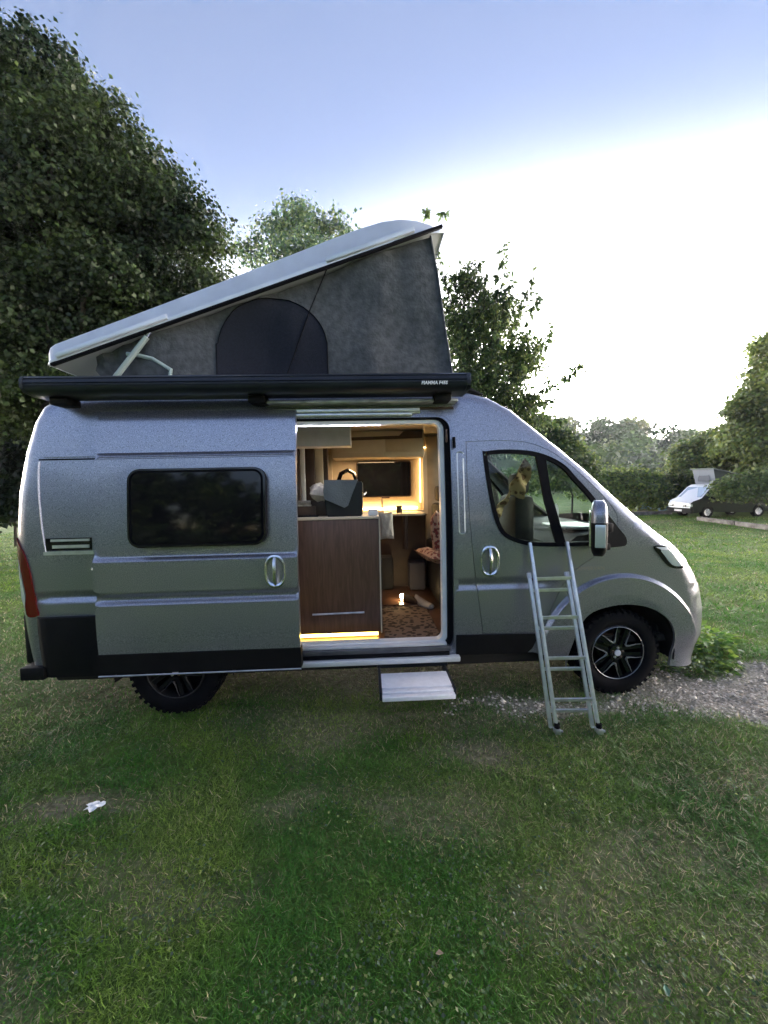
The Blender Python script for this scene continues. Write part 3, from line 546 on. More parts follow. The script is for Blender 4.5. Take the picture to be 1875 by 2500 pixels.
# rear lamp wrapping the corner
yl = lambda x, z: ys(x, z)-.012
panel('rear_lamp', spline([(-1.085, 1.38), (-1.04, 1.34), (-.985, 1.25), (-.955, 1.1), (-.935, .90), (-.925, .815), (-1.0, .81), (-1.015, .88), (-1.0, .97), (-1.02, 1.10), (-1.045, 1.22), (-1.083, 1.24)], 3), [], yl, RED, van, .02, .05, thick=.02, st=.03)
panel('reversing_lamp', spline([(-1.09, 1.23), (-1.05, 1.215), (-1.028, 1.10), (-1.008, .97), (-1.02, .89), (-1.06, .96), (-1.088, 1.08)], 3), [], yl, CLR, van, .02, .05, thick=.02, st=.03)
# slide rail slot and pressed panel edge on the rear quarter
fs = lambda x0, x1, z0, z1, n_, mt, d=-.006, par=van, th=.01: panel(n_, [(x0, z0), (x1, z0), (x1, z1), (x0, z1)], [], yo(d), mt, par, .06, .05, thick=th)
fs(-.845, -.52, 1.285, 1.375, 'slide_rail_slot', GBLK, -.003); fs(-.80, -.53, 1.352, 1.368, 'rail_edge', ALU, -.016); fs(-.79, -.535, 1.303, 1.325, 'slide_rail', ALU, -.014); fs(-.85, -.50, 1.255, 1.28, 'rail_cover', ALU, -.018)
tube('panel_edge', [(x, float(ys(np.array([x]), np.array([z]))[0])-.001, z) for x, z in [(-.845, 1.27), (-.868, 1.45), (-.885, 1.65), (-.892, 1.8), (-.890, 1.93)]], .007, PAINT, van, 6)
tube('panel_seam', [(x, float(ys(np.array([x]), np.array([1.945]))[0])-.0, 1.945) for x in np.linspace(-.89, -.40, 6)], .006, RUB, van, 6)
fs(-.86, -.44, 1.962, 1.99, 'panel_swage', PAINT, -.012); fs(-.86, -.44, .905, .935, 'panel_swage', PAINT, -.010, th=.02)
bm = bmesh.new(); bmesh.ops.create_icosphere(bm, subdivisions=3, radius=.05, matrix=Matrix.Translation((-.47, -.02, 1.145))@Matrix.Diagonal((.9, .7, .6, 1))); bmo('door_roller_cover', bm, PAINT, van)

# sliding door, slid back
YD = -.11
def yd(x, z):
    z = np.asarray(z, float)
    return YD+y0(z)+.028*sstep(1.207, 1.240, z)+valley(z, .032)+.022*sstep(1.952, 1.982, z)+.006*sstep(1.932, 1.938, z)*(1-sstep(1.944, 1.95, z))-.004+.02*sstep(2.22, 2.285, z)
DR = [.885, .895, .905, .9125, .92, .93, .9375, .945, .955, .965, .975, .985, 1.0, 1.2, 1.207, 1.216, 1.225, 1.234, 1.243, 1.25, 1.925, 1.932, 1.938, 1.944, 1.95, 1.957, 1.968, 1.979, 1.985, 1.995, 2.2, 2.24, 2.26]
sdr = panel('sliding_door', [(-.45, .545), (.975, .545), (.972, 2.283), (-.44, 2.283)], [], yd, PAINT, van, .08, .06, DR, thick=.05, ang=28); tag(sdr, 'grey sliding door pushed back over the rear wheel')
panel('door_cladding', [(-.51, .395), (.978, .395), (.978, .542), (-.46, .542)], [], lambda x, z: y0(z)+YD-.012, BLK, sdr, .1, .05, thick=.07)
tube('cladding_edge', [(-.45, YD-.01, .392), (.978, YD-.01, .392)], .006, GALV, sdr, 6)
WO = rrect(-.18, 1.308, .768, 1.857, .085, 8)
sw = panel('side_window', WO, [], lambda x, z: y0(z)+YD-.030, RUB, sdr, .1, .1, thick=.04)
panel('acrylic_pane', inset(WO, .03), [], lambda x, z: y0(z)+YD-.036-.004*np.cos((x-.29)*3), ACR, sw, .08, .08, thick=.006)
panel('window_gasket', WO, [inset(WO, .014)], lambda x, z: y0(z)+YD-.038, GBLK, sw, .08, .08, thick=.01)
handle(sdr, .818, 1.113, float(yd(0, 1.113)))
# door opening: seals, frame, rails, sill
def ringp(name, o_, i_, Y, mt, th, par=van, yv=None): return panel(name, o_, [i_], yv or flat(Y), mt, par, .3, .3, thick=th, st=.05)
ringp('door_aperture', rrect(.80, .395, 2.166, 2.24, .11), rrect(.81, .42, 2.128, 2.222, .10), .03, PAINT, .06, yv=lambda x, z: y0(z)+.004)
ringp('door_seal', rrect(.81, .42, 2.130, 2.222, .10), rrect(.82, .445, 2.085, 2.205, .075), .06, RUB, .05, yv=lambda x, z: y0(z)*.8+.035)
ringp('inner_trim', rrect(.82, .462, 2.088, 2.208, .07), rrect(.85, .492, 2.050, 2.176, .05), .05, WHT, .07, yv=lambda x, z: y0(z)*.7+.055)
box('door_sill', (.82, .0, .425), (2.10, .16, .462), DSILL, van, .006); box('sill_seal', (.86, -.006, .397), (2.09, .05, .424), RUB, van, .004); box('sill_trim', (.96, -.035, .352), (2.168, .03, .394), SATIN, van, .01)
box('sill_step', (.86, .02, .463), (2.075, .12, .482), SATIN, van, .004)
box('head_rail', (.74, -.012, 2.315), (2.17, .14, 2.335), GALV, van, .004)
box('head_rail_channel', (.80, .105, 2.232), (2.163, .16, 2.300), BRN, van); box('runner_rail', (.80, .085, 2.262), (1.90, .125, 2.292), ALU, van, .004); box('runner_rail', (.80, .075, 2.232), (1.84, .125, 2.256), ALU, van, .004)
tube('runner_arm', [(1.80, .09, 2.245), (1.86, .09, 2.258), (1.90, .10, 2.26)], .012, ALU, van); box('grab_recess', (2.085, .035, 2.02), (2.098, .05, 2.12), BRN, van, .004)
tube('pillar_pressing', [(x, float(ys(np.array([x]), np.array([z]))[0])-.001, z) for x, z in rrect(2.175, 1.33, 2.222, 1.95, .018, 4)+[(2.222, 1.9)]], .006, ALU, van, 6)
tube('pillar_catch', [(2.15, .05, 2.06), (2.152, .04, 1.98)], .012, RUB, van)

# wheels
def wheel(x, y, acc=GALV, lip=ALU, rm=None):
    rm = rm or GBLK
    wr = empty('wheel', (x, y, .338)); wr.parent = van
    bm = bmesh.new(); prof = [(.205, .01), (.225, -.008), (.26, -.018), (.30, -.016), (.325, -.004), (.338, .02), (.342, .06), (.342, .18), (.338, .215), (.31, .235), (.22, .235)]
    lathe(bm, prof, (0, 0, 0), 72); bmo('tyre', bm, RUB, wr)
    bm = bmesh.new()
    for k in range(40):
        a = 2*math.pi*k/40; M = Matrix.Rotation(-a, 4, 'Y')
        for q, (w0, w1) in enumerate(((.0, .055), (.075, .115), (.13, .17))):
            bx(bm, (-.016, w0, .334), (.012, w1, .348), 0, Matrix.Rotation(-(a+q*.06), 4, 'Y'))
        bx(bm, (-.012, -.012, .30), (.012, .0, .335), 0, M)
    bmo('tread_blocks', bm, RUB, wr)
    bm = bmesh.new(); lathe(bm, [(.222, -.004), (.214, -.010), (.206, .0), (.20, .05), (.19, .16), (.0001, .17)], (0, 0, 0), 56); bmo('rim', bm, rm, wr)
    bm = bmesh.new()
    for k in range(5):
        a0 = math.radians(111-36+72*k)
        for s in (-1, 1):
            a = a0+s*.17; p = [Vector((.05*math.cos(a0+s*.5), .012, .05*math.sin(a0+s*.5))), Vector((.20*math.cos(a), .006, .20*math.sin(a)))]
            d = (p[1]-p[0]).normalized(); n = Vector((-d.z, 0, d.x))*.015
            vs = [bm.verts.new(q+n*e+Vector((0, dy, 0))) for q in p for e in (-1, 1) for dy in (0, .03)]
            for f in ((0, 2, 6, 4), (0, 4, 5, 1), (2, 3, 7, 6)): bm.faces.new([vs[i] for i in f])
    lathe(bm, [(.062, .03), (.060, .0), (.03, -.006), (.0001, -.006)], (0, 0, 0), 24); bmo('spokes', bm, rm, wr)
    lg = tube('rim_lip', [(.210*math.cos(t), -.010, .210*math.sin(t)) for t in np.linspace(0, 2*math.pi, 49)], .0028, lip, wr, 5)
    for k in range(5):
        a0 = math.radians(111+72*k); pts = []
        for (r, da) in ((.205, .36), (.16, .28), (.115, .20), (.090, .08), (.090, -.08), (.115, -.20), (.16, -.28), (.205, -.36)): pts.append((r*math.cos(a0+da), -.002, r*math.sin(a0+da)))
        tube('machined_edge', pts, [.002, .003, .0045, .008, .008, .0045, .003, .002], acc, wr, 6)
    for k in range(5):
        a = 2*math.pi*k/5+.3; bm = bmesh.new(); lathe(bm, [(.009, .0), (.009, -.012), (.0001, -.014)], (.04*math.cos(a), 0, .04*math.sin(a)), 8); bmo('wheel_bolt', bm, GALV if k % 2 else BRN, wr)
    bm = bmesh.new(); lathe(bm, [(.026, -.006), (.024, -.012), (.0001, -.013)], (0, 0, 0), 20); bmo('hub_cap', bm, GREYP, wr)
    return wr
DGR = mat('shaded_alloy', (.03, .03, .035), .6, metal=.3); wheel(3.45, .05, mat('machined_alloy', (.20, .215, .215), .5, metal=.6, noise=.3), mat('rim_edge_alloy', (.25, .26, .27), .4, metal=.8, noise=.4)); wheel(0, .05, DGR, DGR, BLK)  # rear wheel: under-body shade put into a darker alloy and black rim
for x in (3.45, 0):
    bm = bmesh.new(); lathe(bm, [(.20, 1.80), (.33, 1.80), (.342, 1.85), (.342, 1.97), (.32, 2.0), (.2, 1.99), (.0001, 1.95)], (x, 0, .338), 40); bmo('wheel', bm, RUB, van)
for x, nm in ((3.46, 'wheel_arch_liner'), (0, 'wheel_arch_liner')):
    bm = bmesh.new(); rg = [[bm.verts.new((x+r*math.cos(t), y, .34+r*math.sin(t))) for t in np.linspace(-.15, math.pi+.15, 24)] for r, y in ((.44, .02), (.43, .05), (.43, .42), (.02, .44))]
    for A, B in zip(rg, rg[1:]):
        for k in range(23): bm.faces.new((A[k], A[k+1], B[k+1], B[k]))
    bmo(nm, bm, BLK, van)
box('underbody', (-.95, .12, .25), (2.95, VW-.12, .42), DARKI, van, .03); box('underbody', (2.95, .45, .25), (4.3, VW-.45, .42), DARKI, van, .03)
for x in (3.45, 0): tube('axle', [(x, .25, .33), (x, 1.8, .33)], .035, DARKI, van)
tube('exhaust', [(2.0, 1.3, .27), (.4, 1.25, .26), (-.9, 1.3, .27)], .03, GALV, van)

# mirror
mr = panel('mirror_foot', spline(sxz([(1290, 1095), (1312, 1115), (1330, 1138), (1347, 1160), (1347, 1176), (1330, 1180), (1300, 1182), (1275, 1178), (1272, 1130)]), 3), [], yo(-.03), BLK, van, .04, .04, thick=.03)
box('mirror_arm', (3.19, -.16, 1.33), (3.27, .0, 1.40), BLK, van, .015); box('mirror_arm', (3.17, -.16, 1.20), (3.25, .0, 1.25), BLK, van, .012)
mh = empty('door_mirror', (3.155, -.19, 1.37), -.5); mh.parent = van
def mloft(name, z0, z1, mt, yA=-.13, yB=.11, x0=-.07, x1=.035, n=8):
    bm = bmesh.new(); rg = []
    for i in range(n+1):
        t = i/n; z = z0+(z1-z0)*t; q = math.sqrt(max(0, 1-((z-0)/.205)**4)); rg.append([bm.verts.new((x*q if x > 0 else x*(.55+.45*q), y*q, z)) for x, y in rrect(x0, yA, x1, yB, .045, 4)])
    for A, B in zip(rg, rg[1:]):
        for k in range(len(A)): bm.faces.new((A[k], A[(k+1) % len(A)], B[(k+1) % len(A)], B[k]))
    bm.faces.new(rg[0][::-1]); bm.faces.new(rg[-1]); bmesh.ops.recalc_face_normals(bm, faces=bm.faces); return bmo(name, bm, mt, mh)
mloft('mirror_cap', .045, .20, PAINT); mloft('mirror_housing', -.20, .045, BLK)
bm = bmesh.new(); bx(bm, (-.045, -.142, -.125), (.020, -.125, .035), .006); bmo('lower_mirror_glint', bm, CLR, mh)  # pale plate standing in for the bright reflection in the lower mirror glass
bm = bmesh.new(); bx(bm, (-.078, -.09, -.13), (-.068, .07, .12), 0); bmo('mirror_glass', bm, CHR, mh)

# awning case on the roof edge
aw = empty('awning', (0, -.05, 2.36)); aw.parent = van; tag(aw, 'anthracite roll-out awning case closed along the roof edge')
pr = [(.10, 0), (-.06, 0), (-.115, .012), (-.135, .035), (-.138, .062), (-.130, .070), (-.130, .076), (-.139, .084), (-.136, .104), (-.128, .110), (-.128, .114), (-.134, .120), (-.120, .136), (-.06, .146), (.10, .148)]
pr = [(y, z*.83) for y, z in pr]
bm = bmesh.new(); rg = [[bm.verts.new((x, y, z)) for y, z in pr] for x in (-.755, 2.19)]
for k in range(len(pr)): bm.faces.new((rg[0][k], rg[1][k], rg[1][(k+1) % len(pr)], rg[0][(k+1) % len(pr)]))
bmo('awning_case', bm, ANTH, aw, ang=50)
for x0, x1 in ((-.778, -.755), (2.19, 2.222)):
    bm = bmesh.new(); P2 = [(y*1.02, z*1.02-.001) for y, z in pr if round(z/.83, 3) not in (.070, .076, .110, .114)]; A = [bm.verts.new((x0, y, z)) for y, z in P2]; B = [bm.verts.new((x1, y, z)) for y, z in P2]
    for k in range(len(A)): bm.faces.new((A[k], B[k], B[(k+1) % len(A)], A[(k+1) % len(A)]))
    bm.faces.new(A[::-1]); bm.faces.new(B); bmesh.ops.bevel(bm, geom=list(bm.edges), offset=.004, segments=2, affect='EDGES'); bmesh.ops.recalc_face_normals(bm, faces=bm.faces); bmo('end_cap', bm, ANTH, aw)
for x in (-.63, .72, 2.05): box('awning_bracket', (x-.06, -.02, -.05), (x+.06, .12, .004), BLK, aw, .01)
text('awning_badge', 'FIAMMA F45S', .031, (1.965, -.1415, .041), mat('white_print', (.8, .8, .8), .4), aw, bold=.0012, shear=.15)
box('roof_gutter_seal', (-.78, .13, 2.385), (2.2, .20, 2.42), RUB, van, .01); box('roof_rail', (-.62, .10, 2.43), (2.2, .16, 2.455), GALV, van, .008)
tube('roof_antenna_fin', [(2.22, .22, 2.44), (2.32, .22, 2.445), (2.43, .22, 2.41)], [.03, .025, .006], BLK, van)

# pop-up roof
rf = empty('pop_up_roof', (-1.01, .34, 2.71)); rf.parent = van; tag(rf, 'pale moulded roof shell tilted up towards the cab')
ang = math.atan2(3.80-2.71, 3.18); ca, sa = math.cos(ang), math.sin(ang); LS = 3.38
st = [(0, .10), (.012, .145), (.04, .172), (.09, .185), (.5, .192), (1.0, .202), (1.6, .218), (2.1, .235), (2.45, .248), (2.7, .252), (2.9, .242), (3.05, .215), (3.18, .172), (3.28, .125), (3.345, .08), (3.375, .045)]
WD = 1.37; cs = [(0, 0), (-.004, .10), (.0, .16), (.012, .20), (.045, .72), (.065, .86), (.11, .96), (.19, 1.0), (.45, 1.02), (WD/2, 1.03)]
cs = cs+[(WD-y, z) for y, z in cs[-2::-1]]; V = []; F = []
for s, h_ in st:
    tp = max(0, s-2.9)/.5; e = .14*tp**2+(.03*(1-s/.05) if s < .05 else 0)
    for y, z in cs:
        yy = e+(WD-2*e)*(y/WD); V.append((s*ca-z*h_*sa, yy, s*sa+z*h_*ca))
n_ = len(cs)
for i in range(len(st)-1):
    for j in range(n_-1): a = i*n_+j; F.append((a, a+1, a+n_+1, a+n_))
F.append(tuple(range(n_))[::-1]); F.append(tuple((len(st)-1)*n_+j for j in range(n_)))
mesh('roof_shell', V, F, SHELL, rf, ang=40)
V = []; F = []
for i, (s, h_) in enumerate(st):
    tp = max(0, s-2.9)/.5; e = .14*tp**2+.02; V += [(s*ca, e, s*sa+.008), (s*ca, WD-e, s*sa+.008)]
for i in range(len(st)-1): F.append((2*i, 2*i+1, 2*i+3, 2*i+2))
mesh('roof_lining', V, F, mat('roof_lining', (.34, .36, .36), .8), rf)
for e0, e1 in ((.10, 1.02), (2.35, 3.1)):
    bm = bmesh.new(); bx(bm, (e0, -.020, .012), (e1, .012, .055), .008); bmo('shell_lip', bm, SHELL, rf).rotation_euler = (0, -ang, 0)
bm = bmesh.new(); bx(bm, (.03, .0, -.02), (3.33, .03, .004), .004); bx(bm, (.03, WD-.03, -.02), (3.33, WD, .004), .004); bmo('edge_seal', bm, RUB, rf).rotation_euler = (0, -ang, 0)
ug = lambda x: 2.71+(x+1.01)*math.tan(ang)-.01
YC = .43
tent = empty('tent_canvas', (0, YC, 2.45)); tent.parent = van; tag(tent, 'dark grey canvas side of the raised roof tent')
FRT = [(2.255, 2.44), (2.226, 2.685), (2.17, 3.05), (2.117, 3.45), (2.085, 3.62), (2.062, ug(2.062))]
cside = [(-.55, 2.44), (2.255, 2.44)]+FRT[1:]+[(x, ug(x)) for x in np.linspace(1.9, -.70, 12)]+[(-.72, 2.70), (-.60, 2.56)]
wr_ = lambda x, z:   .028*np.sin(x*4+z*3)*np.sin(z*4)+.034*(fbm(x*4.5, z*1.4, 6)-.45)*2+.008*np.abs(np.sin((x*.35+z)*7+3*fbm(x*2, z*2, 3)))+.03*np.clip(-(x+.1), 0, 1)*np.sin(x*30+z*22)
fab = panel('canvas_side', cside, [], lambda x, z: wr_(x, z)*sstep(.0, .25, 2.25-x), CANV, tent, .07, .07, thick=.004); fab.location = (0, 0, -2.45)
fab2 = panel('canvas_side', cside, [], lambda x, z: wr_(x, z), CANV, tent, .12, .12); fab2.location = (0, VW-2*YC, -2.45)
V = []; F = []
for x, z in FRT:
    for j in range(11): t = j/10; V.append((x+.03*math.sin(math.pi*t)*.6, t*(VW-2*YC), z-2.45))
for i in range(len(FRT)-1):
    for j in range(10): a = i*11+j; F.append((a, a+1, a+12, a+11))
mesh('canvas_front', V, F, CANV, tent)
tube('canvas_seam', [(x-.004, -.003, z-2.45) for x, z in FRT], .008, CANV, tent, 6)
ARC = [(1.185, 2.45), (1.185, 2.90)]+[(.735+.45*math.cos(t), 2.86+.40*math.sin(t)) for t in np.linspace(.12, math.pi-.12, 22)]+[(.275, 2.90), (.275, 2.45)]
pn = panel('mesh_window', ARC, [], lambda x, z: wr_(x, z)-.006, CANVD, tent, .07, .07, thick=.004); pn.location = (0, 0, -2.45)
zp = [(x, float(wr_(np.array(x), np.array(z)))-.009, z-2.45) for x, z in ARC]; tube('window_zip', zp, .0045, RUB, tent, 5)
tube('elastic_cord', [(1.235, -.010, 3.56-2.45), (1.05, -.016, 3.15-2.45), (.80, -.012, 2.52-2.45)], .005, RUB, tent, 5)
STR = mat('strut_metal', (.42, .50, .46), .45, metal=.5)
bm = bmesh.new(); tb(bm, [(-.60, .37, 2.50), (-.24, .37, 2.93)], .022, 8); bmo('lifting_strut', bm, STR, van); bm = bmesh.new(); tb(bm, [(-.22, .375, 2.97), (-.29, .375, 2.87)], .014, 8); bmo('strut_piston', bm, CHR, van)
tube('lifting_arm', [(-.42, .40, 2.81), (-.32, .40, 2.795), (-.22, .40, 2.77), (-.08, .40, 2.68), (-.10, .40, 2.58)], .016, STR, van)

# fold-out step
sp_ = empty('entry_step', (1.80, -.145, .30)); sp_.parent = van; SA = math.radians(0)
for (y_a, y_b, z_, nm) in ((-.145, .065, .0, 'step_tread'), (-.200, -.157, -.004, 'step_tread'), (-.255, -.212, -.010, 'step_nosing')):
    bm = bmesh.new(); bx(bm, (-.245, y_a, z_-.018), (.245, y_b, z_+.012), .005); bmo(nm, bm, mat('anodised_step', (.80, .80, .84), .45, metal=.1, noise=.06, ns=30), sp_)
bm = bmesh.new(); bx(bm, (-.24, -.25, -.022), (.24, .06, -.010)); bmo('step_frame', bm, ANTH, sp_)
for x in (-.255, .25): box('step_arm', (x-.008, -.20, -.05), (x+.012, .28, .01), ANTH, sp_, .004)
box('step_housing', (-.27, .16, .0), (.28, .5, .06), ANTH, sp_, .01)
#EOF_PART3

# ---------------------------------------------------------------- inside the living area
FZ = .462
box('interior_floor', (-.3, .13, FZ-.05), (3.6, 1.95, FZ), mat('oak_floor', (.10, .05, .03), .3, noise=.35, ns=5), van)
box('inner_wall', (-.3, 1.90, FZ), (2.35, 1.93, 2.34), BEI, van); box('ceiling_lining', (-.3, .16, 2.335), (2.42, 1.88, 2.36), BEI, van); box('bulkhead', (-.33, .14, FZ), (-.3, 1.92, 2.34), BEID, van)
box('pillar_lining', (2.17, .10, FZ), (2.24, .16, 2.2), DARKI, van); box('pillar_lining', (2.20, 1.80, FZ), (2.40, 1.90, 2.3), BEID, van, .02)
# kitchen block
kt = box('kitchen_cabinet', (.0, .24, .505), (1.572, .80, 1.44), WOODC, van, .004); tag(kt, 'brown woodgrain kitchen block just inside the door')
box('worktop', (-.02, .225, 1.442), (1.58, .82, 1.462), BEI, kt, .004)
tube('cabinet_handle', [(1.02, .222, .675), (1.44, .222, .68)], .008, GALV, kt, 8); box('corner_trim', (1.573, .235, .50), (1.584, .25, 1.44), BEI, kt); box('plinth', (.02, .30, FZ), (1.54, .76, .504), BEID, kt)
box('led_strip', (.02, .262, .472), (1.55, .268, .500), YELL, kt)
hb = box('hob', (.55, .30, 1.463), (1.08, .76, 1.475), GBLK, kt, .003); box('glass_lid', (.56, .32, 1.478), (1.06, .33, 1.55), BRN, kt)
tube('tap', [(1.12, .62, 1.46), (1.12, .62, 1.56), (1.12, .55, 1.60), (1.12, .50, 1.585)], .012, CHR, kt)
# overhead lockers
box('locker', (-.1, .75, 2.085), (1.345, .95, 2.33), GREYP, van, .006); 
lk = box('overhead_locker', (1.1, 1.50, 2.03), (2.14, 1.895, 2.33), BEI, van, .01); box('locker_door', (1.12, 1.485, 2.09), (1.70, 1.499, 2.32), BEI, lk, .004); box('locker_door', (1.706, 1.485, 2.09), (2.12, 1.499, 2.32), BEI, lk, .004)
panel('locker_grip', axz([(752, 945), (862, 941), (872, 931), (912, 930), (912, 946), (752, 952)], 1.478), [], flat(1.478), BRN, lk, .2, .2, thick=.006)
# window in the far wall, in a lit recess
def frame(name, q, wd, Y, mt, par, th=.03):
    a = np.array(q); c = a.mean(0); return panel(name, q, [[tuple(c+(p-c)*np.array([1-wd/abs(a[0][0]-c[0]), 1-wd/abs(a[0][1]-c[1])])) for p in a]], flat(Y), mt, par, .3, .3, thick=th)
REC = [(1.10, 1.40), (2.165, 1.40), (2.165, 2.13), (1.10, 2.13)]
rc = frame('window_recess', [(1.02, 1.36), (2.22, 1.36), (2.22, 2.17), (1.02, 2.17)], .05, 1.80, BEI, van, .09)
box('led_strip', (1.15, 1.855, 2.085), (2.08, 1.87, 2.105), WARM, rc); box('led_strip', (1.25, 1.855, 1.425), (2.10, 1.87, 1.445), WARM, rc); box('led_strip', (2.135, 1.86, 1.5), (2.147, 1.87, 2.05), mat('warm_led_dim', (1, .8, .5), .5, emit=(1, .62, .25), es=1.6), rc)
box('led_strip', (1.10, 1.79, 2.16), (2.2, 1.798, 2.168), WARM, rc)
wn = panel('far_window', rrect(1.36, 1.575, 2.03, 2.015, .03), [], flat(1.86), BRN, van, .3, .3, thick=.04); panel('window_pane', rrect(1.375, 1.59, 2.015, 2.0, .02), [], flat(1.852), ACR, wn, .3, .3, thick=.005)
for z in (1.57, 2.02): box('window_latch', (1.66, 1.835, z-.012), (1.76, 1.852, z+.012), BRN, wn, .004)
box('blind_cord_clip', (1.655, 1.80, 1.44), (1.675, 1.84, 1.56), BEID, wn)
# wardrobe and washroom fronts at the left
for i, (x0, x1, mt_) in enumerate(((.30, .78, BRN), (.785, .83, WHT), (.835, .93, BRN), (.935, 1.02, BEI), (1.02, 1.07, BRN))): box('wardrobe_panel', (x0, 1.25+.02*i, FZ), (x1, 1.32+.02*i, 2.33), mt_, van, .004)
ml_ = tube('reading_lamp', [(1.16, 1.62, 1.78), (1.19, 1.60, 1.86), (1.27, 1.60, 1.90), (1.34, 1.60, 1.86), (1.37, 1.60, 1.76)], .025, GBLK, van)
# table
tp_ = panel('table', [(a, b) for a, b in [(0, 0)]*0] or rrect(1.68, 1.30, 2.12, 1.86, [.02, .02, .08, .08]), [], flat(0), BEI, van, .3, .3, thick=-.02)
tp_.rotation_euler = (math.radians(90), 0, 0); tp_.location = (0, 0, 1.40); tp_.scale = (1, 1, -1)
tube('table_leg', [(1.90, 1.40, 1.39), (1.90, 1.40, 1.0)], .03, BRN, van); 
# bench seats with patterned cushions
bn = box('bench', (1.05, 1.05, FZ), (1.60, 1.88, .86), BRN, van, .02); box('bench_cushion', (1.05, 1.02, .86), (1.62, 1.80, .98), DARKI, bn, .03)
def pattern(name, cols, sc):
    m, N, L, P = newmat(name); tc = N.new('ShaderNodeTexCoord'); v = N.new('ShaderNodeTexVoronoi'); v.inputs['Scale'].default_value = sc; L.new(tc.outputs['Object'], v.inputs['Vector']); n = N.new('ShaderNodeTexNoise'); n.inputs['Scale'].default_value = sc*.8; n.inputs['Detail'].default_value = 3; L.new(tc.outputs['Object'], n.inputs['Vector'])
    a = N.new('ShaderNodeMath'); a.operation = 'ADD'; L.new(v.outputs['Distance'], a.inputs[0]); L.new(n.outputs['Fac'], a.inputs[1]); r = N.new('ShaderNodeValToRGB'); el = r.color_ramp.elements
    while len(el) < len(cols): el.new(.5)
    for i, (e, c) in enumerate(zip(el, cols)): e.position = .62+.5*i/len(cols); e.color = (*c, 1)
    L.new(a.outputs[0], r.inputs[0]); L.new(r.outputs[0], P.inputs['Base Color']); P.inputs['Roughness'].default_value = .85; return m
REDP = pattern('red_pattern_fabric', [(.10, .012, .01), (.28, .04, .025), (.06, .012, .01), (.45, .25, .16)], 26)
def cushion(name, label, c, s, rot, mt, cat='cushion'):
    bm = bmesh.new(); bmesh.ops.create_grid(bm, x_segments=10, y_segments=10, size=1); top = list(bm.verts)
    r = bmesh.ops.duplicate(bm, geom=list(bm.verts)+list(bm.edges)+list(bm.faces)); bot = [g for g in r['geom'] if isinstance(g, bmesh.types.BMVert)]
    for vs, sg in ((top, 1), (bot, -1)):
        for v in vs:
            x, y = v.co.x, v.co.y; h_ = max(0, (1-x**4)*(1-y**4))**.6; v.co = Vector((x*s[0]*(1-.06*(1-abs(y))), y*s[1]*(1-.06*(1-abs(x))), sg*h_*s[2]*(1+.2*math.sin(x*7)*math.cos(y*5))))
    bmesh.ops.reverse_faces(bm, faces=[f for f in bm.faces if all(v in set(bot) for v in f.verts)]); bmesh.ops.remove_doubles(bm, verts=bm.verts, dist=.0005)
    o = bmo(name, bm, mt); o.location = c; o.rotation_euler = rot; tag(o, label, cat); return o
cs_ = box('cab_passenger_seat', (2.38, .38, .68), (2.86, .90, .98), DARKI, van, .06)
box('seat_backrest', (2.78, .48, .92), (2.98, .92, 1.60), DARKI, van, .06); box('seat_headrest', (2.84, .57, 1.60), (2.97, .83, 1.80), DARKI, van, .05)
box('cab_driver_seat', (2.36, 1.25, .62), (2.86, 1.77, .96), DARKI, van, .06); box('seat_backrest', (2.25, 1.27, .92), (2.38, 1.75, 1.50), DARKI, van, .05); box('seat_headrest', (2.27, 1.40, 1.52), (2.36, 1.64, 1.70), DARKI, van, .04)
box('seat_base', (2.22, .25, FZ), (2.9, .85, .70), DARKI, van, .03); box('bench_front', (2.20, .95, FZ), (2.9, 1.86, 1.06), mat('black_leather', (.006, .006, .008), .5), van, .03)
cushion('cushion', 'red patterned cushion leaning by the open door beside the white trim', (2.13, .62, 1.25), (.10, .22, .06), (math.radians(85), 0, math.radians(80)), REDP)
cushion('blanket', 'rumpled red patterned blanket lying on the seat beside the doorway', (2.10, .62, 1.06), (.13, .25, .05), (0, .15, .2), REDP, 'blanket')
# dashboard, wheel, cab interior
bm = bmesh.new(); dp = [(3.05, 1.02), (3.05, 1.18), (3.16, 1.27), (3.40, 1.30), (3.78, 1.29), (3.85, 1.2), (3.7, .9), (3.2, .8)]; rg = [[bm.verts.new((x, y, z)) for x, z in dp] for y in (.14, VW-.14)]
for k in range(len(dp)): bm.faces.new((rg[0][k], rg[1][k], rg[1][(k+1) % len(dp)], rg[0][(k+1) % len(dp)]))
bm.faces.new(rg[0][::-1]); bm.faces.new(rg[1]); bmo('dashboard', bm, mat('dash_plastic', (.010, .012, .013), .7), van)
tube('steering_wheel', [(2.98+.07*math.sin(t), 1.5+.19*math.cos(t), 1.27+.18*math.sin(t)) for t in np.linspace(0, 2*math.pi, 33)], .016, GBLK, van); box('cab_floor', (2.3, .1, .40), (4.0, 1.95, .45), DARKI, van); box('cab_footwell', (3.85, .15, .45), (3.9, 1.9, 1.2), DARKI, van)
box('far_door_card', (2.28, 1.86, .5), (3.4, 1.92, 1.21), DARKI, van, .02); box('near_door_card', (2.28, .06, .56), (3.1, .10, 1.20), DARKI, van, .01)
box('sun_visor', (2.80, .25, 2.02), (2.95, .85, 2.05), GREYP, van, .01); box('dash_tray', (3.15, .3, 1.30), (3.5, .75, 1.325), mat('dash_grey', (.10, .14, .14), .4), van, .01)
